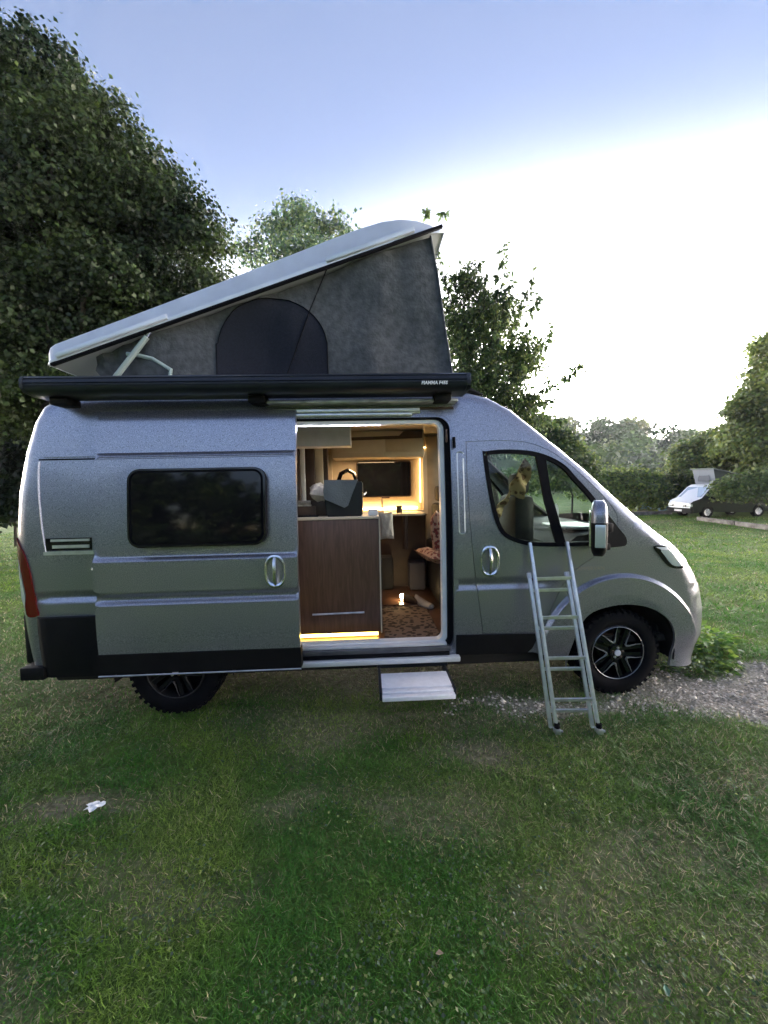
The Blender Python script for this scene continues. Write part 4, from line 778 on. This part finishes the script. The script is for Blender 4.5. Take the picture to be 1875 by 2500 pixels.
# ---- things in and on the van
GP = axz([((x/3.77+1120)/1.1302, (y/3.77+1060)/1.1302) for x, y in [(610, 225), (655, 300), (665, 330), (655, 430), (610, 500), (600, 590), (560, 590), (515, 560), (470, 570), (440, 640), (385, 750), (362, 755), (350, 660), (430, 590), (480, 480), (500, 430), (555, 330), (590, 260)]], .42)
sc_ = panel('scarf', spline(GP, 3), [], lambda x, z: .42+.02*np.sin(x*40+z*18)+.01*np.sin(z*60), pattern('leopard_cloth', [(.16, .075, .02), (.03, .014, .006), (.24, .14, .045), (.34, .24, .10)], 24), None, .02, .02, thick=.015)
tag(sc_, 'brown and yellow leopard-spotted scarf hanging inside the cab window', 'scarf')
pp = panel('paper', spline([(3.06, 1.52), (3.09, 1.50), (3.10, 1.42), (3.06, 1.34), (3.03, 1.31), (3.02, 1.40)], 3), [], lambda x, z: .30+.3*(x-3.05)+0*z, WHT, None, .02, .02, thick=.002); tag(pp, 'pale leaf-shaped sheet standing in for a reflection in the front quarter window', 'paper')  # flat pale sheet gives a window reflection a solid shape
# bag and cloth on the worktop
bg_ = empty('storage_box', (1.30, .42, 1.463)); tag(bg_, 'black storage box standing on the kitchen worktop under a grey cloth', 'box')
bm = bmesh.new(); vs = [bm.verts.new(p) for p in ((-.15, -.14, 0), (.145, -.14, 0), (.145, .2, 0), (-.15, .2, 0), (-.17, -.15, .24), (.15, -.15, .285), (.15, .2, .285), (-.17, .2, .24))]
for f in ((0, 1, 5, 4), (1, 2, 6, 5), (2, 3, 7, 6), (3, 0, 4, 7), (4, 5, 6, 7), (3, 2, 1, 0)): bm.faces.new([vs[i] for i in f])
bmesh.ops.bevel(bm, geom=list(bm.edges), offset=.01, segments=2, affect='EDGES'); bmo('box_body', bm, mat('black_box', (.008, .008, .010), .5), bg_); tube('carry_handle', [(.155, -.10, .17), (.175, -.05, .19), (.175, .05, .19), (.155, .1, .17)], .008, GALV, bg_)
cl = panel('cloth', axz([(700, 1037), (773, 1036), (752, 1092), (744, 1097), (700, 1078), (698, 1060)], .255), [], lambda x, z: .255-.012*np.sin(x*22)*np.clip(1.77-z, 0, .3)*4+0*z, GREYC, None, .02, .02, thick=.006); tag(cl, 'grey cloth corner hanging down over the black storage box', 'cloth')
cushion('tea_towel', 'crumpled pinkish tea towel lying left of the grey cloth on the worktop', (1.10, .42, 1.66), (.10, .1, .065), (.3, .2, .2), TOWEL, 'tea towel')
box_ = box('bread_bin', (1.005, .38, 1.463), (1.17, .68, 1.60), BRN, None, .015); tag(box_, 'dark brown box under the tea towel on the worktop', 'box')
tr = empty('grill_tray', (.93, .38, 1.478)); tag(tr, 'dented metal grill tray at the left end of the visible worktop', 'tray'); bm = bmesh.new(); bx(bm, (-.30, -.06, .07), (.09, .26, .085), .006); bx(bm, (-.30, -.06, .085), (.09, -.05, .12), .003); bmo('tray_plate', bm, mat('scuffed_metal', (.30, .26, .22), .4, metal=.6, noise=.5, ns=25), tr); bm = bmesh.new()
for x in (-.29, .08): bx(bm, (x-.01, -.05, 0), (x+.01, .25, .07))
bmo('tray_leg', bm, GBLK, tr)
cb = box('napkin_holder', (1.49, .30, 1.463), (1.57, .36, 1.515), WHT, None, .006); tag(cb, 'small cream block on the end of the worktop', 'napkin holder')
tw = cushion('towel', 'cream towel hanging from the end of the kitchen block towards the table', (1.66, .78, 1.33), (.07, .13, .04), (math.radians(80), 0, .2), TOWEL, 'towel')
mug = bmesh.new(); lathe(mug, [(.03, 0), (.032, .0), (.034, .08), (.028, .08), (.026, .01), (.0001, .01)], (0, 0, 0), 20); mo = bmo('mug', mug, BRN); mo.rotation_euler = (math.radians(90), 0, 0); mo.location = (1.84, 1.42, 1.405); tag(mo, 'small dark brown cup standing on the beige table', 'cup')
for i, (x, y, z, s) in enumerate(((1.68, 1.78, .62, (.10, .10, .2)), (2.06, 1.72, .70, (.10, .10, .17)))):
    b__ = box('shopping_bag', (x-s[0], y-s[1], FZ+.001), (x+s[0], y+s[1], FZ+2*s[2]), [mat('navy_bag', (.012, .014, .02), .7), mat('grey_bag', (.05, .05, .07), .7)][i], None, .03); tag(b__, ['dark navy bag on the floor behind the kitchen block', 'grey bag standing on the floor under the table'][i], 'bag')
mt1 = panel('door_mat', rrect(1.60, .15, 2.06, 1.05, .03), [], flat(0), pattern('floral_mat', [(.010, .006, .005), (.045, .02, .015), (.012, .008, .006), (.16, .11, .08)], 22), None, .05, .05, thick=-.008)
for v in mt1.data.vertices: v.co = Vector((v.co.x, v.co.z, FZ+.004+.004*math.sin(v.co.x*31)*math.sin(v.co.z*23)-v.co.y))
tag(mt1, 'dark floral mat on the floor just inside the doorway', 'mat')
fl = empty('lantern', (1.84, 1.25, FZ)); tag(fl, 'small glowing lantern standing on the floor behind the mat', 'lantern'); bm = bmesh.new(); lathe(bm, [(.0001, 0), (.035, 0), (.035, .01), (.02, .012)], (0, 0, 0), 20); bmesh.ops.rotate(bm, matrix=Matrix.Rotation(math.pi/2, 3, 'X'), verts=bm.verts); bmo('lantern_base', bm, GALV, fl)
bm = bmesh.new(); bmesh.ops.create_icosphere(bm, subdivisions=3, radius=.026, matrix=Matrix.Translation((0, 0, .045))); bmo('lantern_bulb', bm, mat('bulb', (1, .8, .5), .5, emit=(1, .72, .35), es=16), fl)
for i, (x, y, r) in enumerate(((1.96, 1.12, .9), (2.04, 1.02, .5))):
    bm = bmesh.new(); rg = []
    for t in np.linspace(0, 1, 9): 
        w_ = .038+.012*math.sin(t*math.pi*1.3); h_ = .03+.045*t**2; rg.append([bm.verts.new((w_*math.cos(a)*(1), t*.26-.13, max(0, h_*math.sin(a)+.02))) for a in np.linspace(0, 2*math.pi, 12, endpoint=False)])
    for A, B in zip(rg, rg[1:]):
        for k in range(12): bm.faces.new((A[k], A[(k+1) % 12], B[(k+1) % 12], B[k]))
    bm.faces.new(rg[0][::-1]); bm.faces.new(rg[-1]); s__ = bmo('shoe', bm, [BRN, TOWEL][i]); s__.location = (x, y, FZ+.003); s__.rotation_euler = (0, 0, r); tag(s__, ['brown shoe on the van floor beside the lantern', 'pale shoe on the van floor right of the lantern'][i], 'shoe')
def lamp(kind, e, loc, col, size=.1, rot=None, sy=None):
    l = bpy.data.lights.new('interior_light', kind); l.energy = e; l.color = col; o = bpy.data.objects.new('interior_light', l); COL.objects.link(o); o.location = loc
    if kind == 'AREA':
        l.size = size
        if sy: l.shape = 'RECTANGLE'; l.size_y = sy
    else: l.shadow_soft_size = size
    if rot: o.rotation_euler = rot
    o.parent = van; return o
lamp('AREA', 1.8, (1.6, 1.55, 2.02), (1, .66, .34), .5, (0, 0, 0), .08); box('lower_wall_panel', (-.2, 1.87, FZ), (2.2, 1.898, 1.34), BRN, van); lamp('AREA', .55, (1.25, .22, 2.16), (.82, .82, 1), .7, (math.radians(-50), 0, 0), .04); lamp('POINT', .08, (1.84, 1.20, .53), (1, .62, .28), .03)  # the cool area light above the doorway is added to brighten the locker

# ---------------------------------------------------------------- ladder leaning on the cab door
ld = empty('ladder', (2.87, -.40, 0)); tag(ld, 'two-section aluminium ladder leaning against the cab door under the window', 'ladder')
bot, top = np.array([2.735, -.40, .02]), np.array([2.70, -.035, 1.255]); bot2, top2 = np.array([3.015, -.42, .02]), np.array([2.985, -.035, 1.255]); off = np.array([0, .022, .0])
def rail(a, b, name, wx=.011, wy=.014):
    a = np.array(a)-np.array([2.87, -.40, 0]); b = np.array(b)-np.array([2.87, -.40, 0]); bm = bmesh.new(); d = unit(b-a); n = unit(np.cross(d, [1, 0, 0])); x = unit(np.cross(n, d)); V = []
    for p in (a, b):
        for sx, sy in ((-1, -1), (1, -1), (1, 1), (-1, 1)): V.append(bm.verts.new(tuple(p+x*sx*wx+n*sy*wy)))
    for k in range(4): bm.faces.new((V[k], V[(k+1) % 4], V[4+(k+1) % 4], V[4+k]))
    bm.faces.new(V[:4][::-1]); bm.faces.new(V[4:]); bmesh.ops.bevel(bm, geom=list(bm.edges), offset=.004, segments=2, affect='EDGES'); bmesh.ops.recalc_face_normals(bm, faces=bm.faces); return bmo(name, bm, ALU, ld)
for a, b in ((bot, top), (bot2, top2)):
    rail(a+(b-a)*.03, b, 'rail'); s = -.028 if a is bot else -.026
    A = a+np.array([s, .03, 0]); B = A+(b-a)*.80; rail(A, B, 'rail', .012, .012); tube('rail_guide', [B-np.array([2.87, -.40, 0])-(b-a)*.012, B-np.array([2.87, -.40, 0])+(b-a)*.02], .019, GREYP, ld)
    f = a-np.array([2.87, -.40, 0]); tube('rubber_foot', [f+(0, 0, .02), f+(0, -.0, .05)], .019, RUB, ld); box('swivel_foot', tuple(f+(-.02, -.025, -.018)), tuple(f+(.02, .02, .018)), ALU, ld, .005)
    tube('rung_lock', [f+(.0, -.01, .01), f+(.03, -.02, .005)], .009, GALV, ld)
O = np.array([2.87, -.40, 0])
for k, t in enumerate((.15, .36, .575, .79)):
    p, q = bot+(top-bot)*t-O, bot2+(top2-bot2)*t-O; rr_ = rail(p+O+[.0, 0, 0], q+O, 'rung', .006, .013)
for k, t in enumerate((.085, .295, .51, .72)):
    p, q = bot+(top-bot)*t+np.array([-.026, .03, 0]), bot2+(top2-bot2)*t+np.array([-.026, .03, 0]); rail(p, q, 'rung', .006, .013)

# ---------------------------------------------------------------- distant white camper
pc = at(1500, 1119, 17.8); cr_ = empty('small_camper', (float(pc[0])-.12, 17.8, float(gz(pc[0], 17.8)))); tag(cr_, 'small white campervan with raised roof parked by the far hedge', 'campervan')
WP = mat('white_paint', (.72, .74, .78), .3, coat=.3); DP = mat('painted_bush_reflection', (.02, .025, .025), .12)  # DP: the bushes' dark reflection on the side put into its base colour
sec = [(0, .28), (0, .72), (.03, .86), (.12, .95), (.56, 1.12), (1.18, 1.76), (1.38, 1.87), (2.0, 1.93), (4.7, 1.90), (4.86, 1.7), (4.9, 1.0), (4.88, .3)]; Wc = 1.85
def yc(z, x): return .03+.10*max(0, (z-1.0))/.9+(.14*max(0, 1-x/.35)**2)
bm = bmesh.new(); A = [bm.verts.new((x, yc(z, x), z)) for x, z in sec]; B = [bm.verts.new((x, Wc-yc(z, x), z)) for x, z in sec]; A2 = [bm.verts.new((x-.05*(x < 1), Wc/2, z+.02)) for x, z in sec]
for k in range(len(sec)-1): bm.faces.new((A[k], A[k+1], A2[k+1], A2[k])); bm.faces.new((A2[k], A2[k+1], B[k+1], B[k]))
bmesh.ops.recalc_face_normals(bm, faces=bm.faces); bmo('body_top', bm, WP, cr_, ang=25)
sd_ = [(0, .28), (.22, .28)]+[(.9+.36*math.cos(t), .33+.36*math.sin(t)) for t in np.linspace(math.pi, 0, 10)]+[(3.55, .26)]+[(3.9+.36*math.cos(t), .33+.36*math.sin(t)) for t in np.linspace(math.pi, 0, 10)]+[(4.88, .3)]+[(x, z) for x, z in sec[::-1][1:-1]]
wcar = [(.95, 1.14), (1.42, 1.68), (4.6, 1.72), (4.6, 1.12)]
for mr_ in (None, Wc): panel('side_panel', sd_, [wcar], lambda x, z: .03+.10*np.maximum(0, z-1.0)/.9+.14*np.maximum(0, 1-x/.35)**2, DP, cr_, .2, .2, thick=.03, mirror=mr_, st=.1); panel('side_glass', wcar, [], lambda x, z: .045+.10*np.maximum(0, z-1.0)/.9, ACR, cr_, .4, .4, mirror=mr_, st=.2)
mesh('windscreen', [(.58, .14, 1.165), (1.13, .20, 1.735), (1.13, Wc-.20, 1.735), (.58, Wc-.14, 1.165)], [(0, 1, 2, 3)], mat('pale_sky_glass', (.62, .70, .74), .12, metal=.6), cr_)
box('bumper', (-.07, .05, .27), (.12, Wc-.05, .56), BLK, cr_, .04); box('grille', (-.03, .42, .62), (.03, Wc-.42, .74), GBLK, cr_, .01); box('number_plate', (-.085, .66, .36), (-.07, 1.18, .47), WHT, cr_); box('grille_bar', (-.04, .40, .665), (-.03, Wc-.40, .69), CHR, cr_)
for y in (.10, Wc-.42): box('headlight', (-.02, y, .62), (.10, y+.32, .78), CLR, cr_, .03)
for y in (-.06, Wc-.02): box('door_mirror', (1.15, y-.1, 1.08), (1.25, y+.1, 1.26), BLK, cr_, .03)
for x in (.9, 3.9):
    for y in (.03, Wc-.25):
        wl = empty('wheel', (x, y, .32)); wl.parent = cr_; bm = bmesh.new(); lathe(bm, [(.20, 0), (.31, 0), (.325, .03), (.325, .2), (.3, .22), (.2, .22)], (0, 0, 0), 28); bmo('tyre', bm, RUB, wl); bm = bmesh.new(); lathe(bm, [(.2, .03), (.19, .01), (.06, .03), (.0001, .0)], (0, 0, 0), 20); bmo('rim', bm, GALV, wl)
        for k in range(5): a = k*1.2566; tube('spoke', [(.05*math.cos(a), .0, .05*math.sin(a)), (.19*math.cos(a), .0, .19*math.sin(a))], .018, ALU, wl, 5)
CL2 = mat('pale_grey_canvas', (.26, .28, .33), .8)
mesh('roof_tent', [(1.55, .25, 1.86), (1.55, Wc-.25, 1.86), (1.35, Wc-.22, 2.74), (1.35, .22, 2.74)], [(0, 1, 2, 3)], CL2, cr_, False); DGC = mat('dark_green_canvas', (.03, .04, .035), .85)
for yy in (0, 1): mesh('roof_tent_side', [(1.55, .25+yy*(Wc-.5), 1.86), (1.35, .22+yy*(Wc-.44), 2.74), (4.4, .22+yy*(Wc-.44), 2.12), (4.5, .25+yy*(Wc-.5), 1.92)], [(0, 1, 2, 3)], DGC, cr_, False)
panel('tent_window', rrect(.52, 2.05, 1.30, 2.5, [.3, .3, .05, .05]), [], flat(0), mat('tent_mesh', (.12, .13, .16), .8), cr_, .1, .1, thick=.01).matrix_local = Matrix.Translation((1.43, .0, .0))@Matrix.Rotation(math.pi/2, 4, 'Z')@Matrix.Shear('XZ', 4, (0, 0))
bm = bmesh.new(); bx(bm, (-.05, .14, 0), (3.2, Wc-.14, .045), .015); o = bmo('raised_roof', bm, mat('pale_grey_green_roof', (.16, .20, .17), .6), cr_); o.location = (1.27, 0, 2.75); o.rotation_euler = (0, math.radians(12.5), 0)

for i, (L_, n_) in enumerate((([lb(1588, 1068, 16.2, 34, 26), lb(1640, 1062, 16.2, 38, 36), lb(1562, 1056, 16.4, 20, 16), lb(1690, 1050, 16, 40, 45), lb(1600, 1045, 16.6, 28, 18)], 13000),)):
    rt('hazel_tree', 'low hanging leafy branches in front of the rear half of the small white camper', 1690, 16.3, L_, n_, .15, cl=14, cr=.30, shift=(1.4, 1.4, 1.5), yel=.6, tr=.06, f=.5)
# timber edgings, pale tent, litter, weeds
def edging(name, label, a, b, wd=.16, h_=.20):
    a, b = np.array(a, float), np.array(b, float); n = max(2, int(np.hypot(*(b-a))/2.4)); r = empty(name, (a[0], a[1], float(gz(*a)))); tag(r, label, 'timber edging'); an = math.atan2(b[1]-a[1], b[0]-a[0]); ln = np.hypot(*(b-a))/n
    for k in range(n):
        p = a+(b-a)*(k+.5)/n; bm = bmesh.new(); bx(bm, (-ln/2+.01, -wd/2, -.05), (ln/2-.01, wd/2, h_), .012); o = bmo('sleeper', bm, TIMB, r); o.location = (p[0]-a[0], p[1]-a[1], float(gz(*p)-gz(*a))); o.rotation_euler = (0, rng.normal()*.008, an+rng.normal()*.01)
TIMB = mat('weathered_timber', (.10, .085, .07), .85, noise=.5, ns=4, nc=(.24, .22, .20))
def gp(u, v, z=-.4):
    d = CF + CR*(u*1.1302-937.5)/939 - CU*(v*1.1302-1250)/939; t = (z-CAM[2])/d[2]; p = np.array(CAM)+d*t; return (p[0], p[1])
edging('timber_edging', 'low timber edging in front of the small camper running out at the right border', gp(1508, 1124), gp(1700, 1150, -.39))
edging('timber_edging', 'low timber edging along the gravel track left of the small camper', gp(1340, 1114), gp(1450, 1110.5))
bt = at(1425, 1092, 25.5); bm = bmesh.new(); r = bmesh.ops.create_grid(bm, x_segments=14, y_segments=8, size=1)
for v in bm.verts: x, y = v.co.x, v.co.y; v.co = Vector((x*1.7, y*.9, (1-abs(y))**.8*.95*(1-.25*x*x)+.05*math.sin(x*9)))
tn = bmo('tent', bm, mat('pale_blue_tarp', (.28, .48, .52), .6, noise=.2)); tn.location = (float(bt[0]), 25.0, -.4); tn.rotation_euler = (0, 0, .25); tag(tn, 'low pale turquoise tent half hidden by the shrub beside the small camper', 'tent')
bm = bmesh.new(); r = bmesh.ops.create_grid(bm, x_segments=6, y_segments=6, size=.5)
for v in bm.verts: x, y = v.co.x, v.co.y; v.co = Vector((x*.075*(1+.4*math.sin(y*7)), y*.055*(1+.4*math.cos(x*9)), .012+.010*math.sin(x*9+1)*math.cos(y*8)))
lt = bmo('paper_scrap', bm, mat('white_paper', (.8, .8, .8), .7), None, False); lt.location = (-.01, -.84, .015); tag(lt, 'crumpled white scrap of paper on the bare patch of lawn', 'litter')
for i, (u, v, c_, s_, lab) in enumerate(((949, 2080, (.30, .22, .14), .028, 'small tan dead leaf low on the lawn centre'), (1440, 2163, (.10, .20, .12), .032, 'pale green flattened leaf at the bottom right of the lawn'))):
    g_ = gp(u, v, 0); bm = bmesh.new(); vs = [bm.verts.new(p) for p in ((-.5*s_, 0, 0), (0, -.3*s_, .008), (.6*s_, 0, .003), (0, .35*s_, .006))]; bm.faces.new(vs); o = bmo('fallen_leaf', bm, mat('fallen_leaf', c_, .8), None, False); o.location = (g_[0], g_[1], .035); o.rotation_euler = (.1, .1, i*1.3); tag(o, lab, 'leaf')
def weeds(name, label, cx, cy, rx, ry, n, ls, hmax, shift):
    r_ = empty(name, (cx, cy, 0)); tag(r_, label, 'plant'); a = rng.uniform(0, 2*math.pi, n); q = np.sqrt(rng.random(n)); x = rx*q*np.cos(a); y = ry*q*np.sin(a); z = rng.uniform(.02, 1, n)*hmax*(1-q*.6)
    C = np.stack([x, y, z], -1); d = unit(np.stack([np.cos(a+rng.normal(size=n)), np.sin(a+rng.normal(size=n)), rng.normal(size=n)*.3], -1)); nn = unit(rng.normal(size=(n, 3))*.5+[0, 0, 1]); Lx = ls*rng.uniform(.5, 1.3, n)
    V, F, K = leaves(C, d, nn, Lx, Lx*.55, leafcol(n, shift)); me = bpy.data.meshes.new('foliage'); bulk(me, V, F, K); link('foliage', me, LEAF, r_, False)
    bm = bmesh.new()
    for k in range(10): j = rng.integers(n); tb(bm, [(x[j]*.3, y[j]*.3, 0), tuple(C[j])], [.005, .003], 4)
    bmo('stem', bm, mat('green_stem', (.06, .10, .03), .7), r_)
weeds('weed', 'bright green leafy weeds sprouting beside the front bumper', 4.75, .80, .38, .26, 900, .075, .30, (2.2, 2.6, 1.8))
weeds('weed', 'dark green weeds growing low under the front bumper', 4.45, .38, .36, .14, 450, .05, .11, (1.2, 1.5, 1))

# gravel stones and grass, too many to count
n = 13000; px = rng.uniform(2.0, 7.2, n); py = rng.uniform(-.75, .55, n); k = rng.random(n) < gravelm(px, py)**1.3; px, py = px[k], py[k]; n = len(px); s_ = rng.uniform(.005, .014, n)*(1+1.0*(rng.random(n) < .06))
oc = np.array([(1, 0, 0), (0, 1, 0), (-1, 0, 0), (0, -1, 0), (0, 0, .75), (0, 0, -.6)]); of = np.array([(0, 1, 4), (1, 2, 4), (2, 3, 4), (3, 0, 4), (1, 0, 5), (2, 1, 5), (3, 2, 5), (0, 3, 5)])
th = rng.uniform(0, 6.28, n); c_, s2 = np.cos(th)[:, None], np.sin(th)[:, None]; v = oc[None]*rng.uniform(.6, 1.35, (n, 6, 1))*s_[:, None, None]; V = np.stack([v[..., 0]*c_-v[..., 1]*s2+px[:, None], v[..., 0]*s2+v[..., 1]*c_+py[:, None], v[..., 2]+s_[:, None]*.35-.004], -1).reshape(-1, 3)
F = (of[None]+np.arange(n)[:, None, None]*6).reshape(-1, 3); g_ = rng.uniform(.22, .78, (n, 1))*np.array([[1, .90, .77]]); me = bpy.data.meshes.new('gravel'); bulk(me, V, F, np.repeat(g_, 6, 0))
m, N, L, P = newmat('stone'); a = N.new('ShaderNodeAttribute'); a.attribute_name = 'Col'; L.new(a.outputs['Color'], P.inputs['Base Color']); P.inputs['Roughness'].default_value = .85
tag(link('gravel', me, m, None, False), 'loose pale gravel scattered round the front wheel', 'gravel', kind='stuff')
GRASSM = leafmat('grass_blade', .35, .5)
def zg(x, y): return gz(x, y)+.018*(fbm(x*1.3, y*1.3, 1)-.45)*sstep(1.0, 0, np.hypot((x-1.7)/3.6, (y-.9)/2.2)-1)+.006*(fbm(x*9, y*9, 2)-.45)
VB, FB, KB = [], [], []; nb = 0
for (r0, r1, n, hh, ww) in ((.9, 2.2, 150000, .026, .0040), (2.2, 3.6, 190000, .030, .0055), (3.6, 6.5, 190000, .036, .0085), (6.5, 13, 170000, .045, .016), (13, 30, 130000, .06, .036)):
    a = rng.uniform(-1.25, 1.30, n); r = np.sqrt(rng.uniform(r0*r0, r1*r1, n)); x = CAM[0]+r*np.sin(a); y = CAM[1]+r*np.cos(a)
    k = (rng.random(n) > .88*np.clip(barem(x, y)*1.15, 0, 1)) & (rng.random(n) > 1.25*gravelm(x, y)); x, y = x[k], y[k]; n = len(x); g = fbm(x*1.7, y*1.7, 21); g2 = fbm(x*.55+9, y*.55, 31); clump = fbm(x*11, y*11, 41)
    H = hh*.8*rng.uniform(.4, 1.35, n)*(.55+.9*clump)*(1-.45*barem(x, y)); th = rng.uniform(0, 6.28, n)+clump*6; lean = rng.uniform(.4, 2.2, n)*H; b = np.stack([np.cos(th+1.57), np.sin(th+1.57)], -1)*ww*rng.uniform(.5, 1.3, (n, 1))*.5; z = zg(x, y)-.002
    V = np.stack([np.stack([x-b[:, 0], y-b[:, 1], z], -1), np.stack([x+b[:, 0], y+b[:, 1], z], -1), np.stack([x+np.cos(th)*lean, y+np.sin(th)*lean, z+H], -1)], 1).reshape(-1, 3)
    F = np.arange(n*3).reshape(-1, 3); t = np.clip((g-.34)*3.2, 0, 1)[:, None]; t2 = np.clip((g2-.40)*4, 0, 1)[:, None]; dk = np.array([.042, .145, .012]); lt_ = np.array([.150, .235, .030]); st_ = np.array([.36, .31, .17]); bl = np.array([.11, .18, .08])
    c = dk*(1-t)+lt_*t; c = c*(1-.35*t2)+bl*.35*t2; dry = (rng.random((n, 1)) < (.03+.20*np.clip((g2[:, None]-.45)*4, 0, 1)+.6*barem(x, y)[:, None])); c = np.where(dry, st_*rng.uniform(.4, 1.2, (n, 1)), c)*rng.uniform(.6, 1.45, (n, 1))
    VB.append(V); FB.append(F+nb); KB.append(np.repeat(c, 3, 0)); nb += len(V)
me = bpy.data.meshes.new('grass'); bulk(me, np.concatenate(VB), np.concatenate(FB), np.concatenate(KB)); tag(link('grass', me, GRASSM, None, False), 'short trampled lawn grass with worn and dry patches', 'grass', kind='stuff')
# clover leaves lying in the turf
n = 26000; a = rng.uniform(-1.2, 1.2, n); r = 1.0+4.2*rng.random(n)**1.1; x = CAM[0]+r*np.sin(a); y = CAM[1]+r*np.cos(a); k = (fbm(x*2.3, y*2.3, 51) > .47) & (barem(x, y) < .4) & (gravelm(x, y) < .2); x, y = x[k], y[k]; n = len(x)
C = np.stack([x, y, zg(x, y)+rng.uniform(.008, .03, n)], -1); th = rng.uniform(0, 6.28, n); d = unit(np.stack([np.cos(th), np.sin(th), rng.normal(size=n)*.2], -1)); nn = unit(rng.normal(size=(n, 3))*.35+[0, 0, 1]); Lx = rng.uniform(.007, .017, n)
V, F, K = leaves(C, d, nn, Lx, Lx*.9, leafcol(n, (1.5, 1.45, 1.9))*rng.uniform(.8, 1.5, (n, 1))); me = bpy.data.meshes.new('clover'); bulk(me, V, F, K); tag(link('clover', me, LEAF, None, False), 'small clover leaves scattered through the lawn', 'clover', kind='stuff')
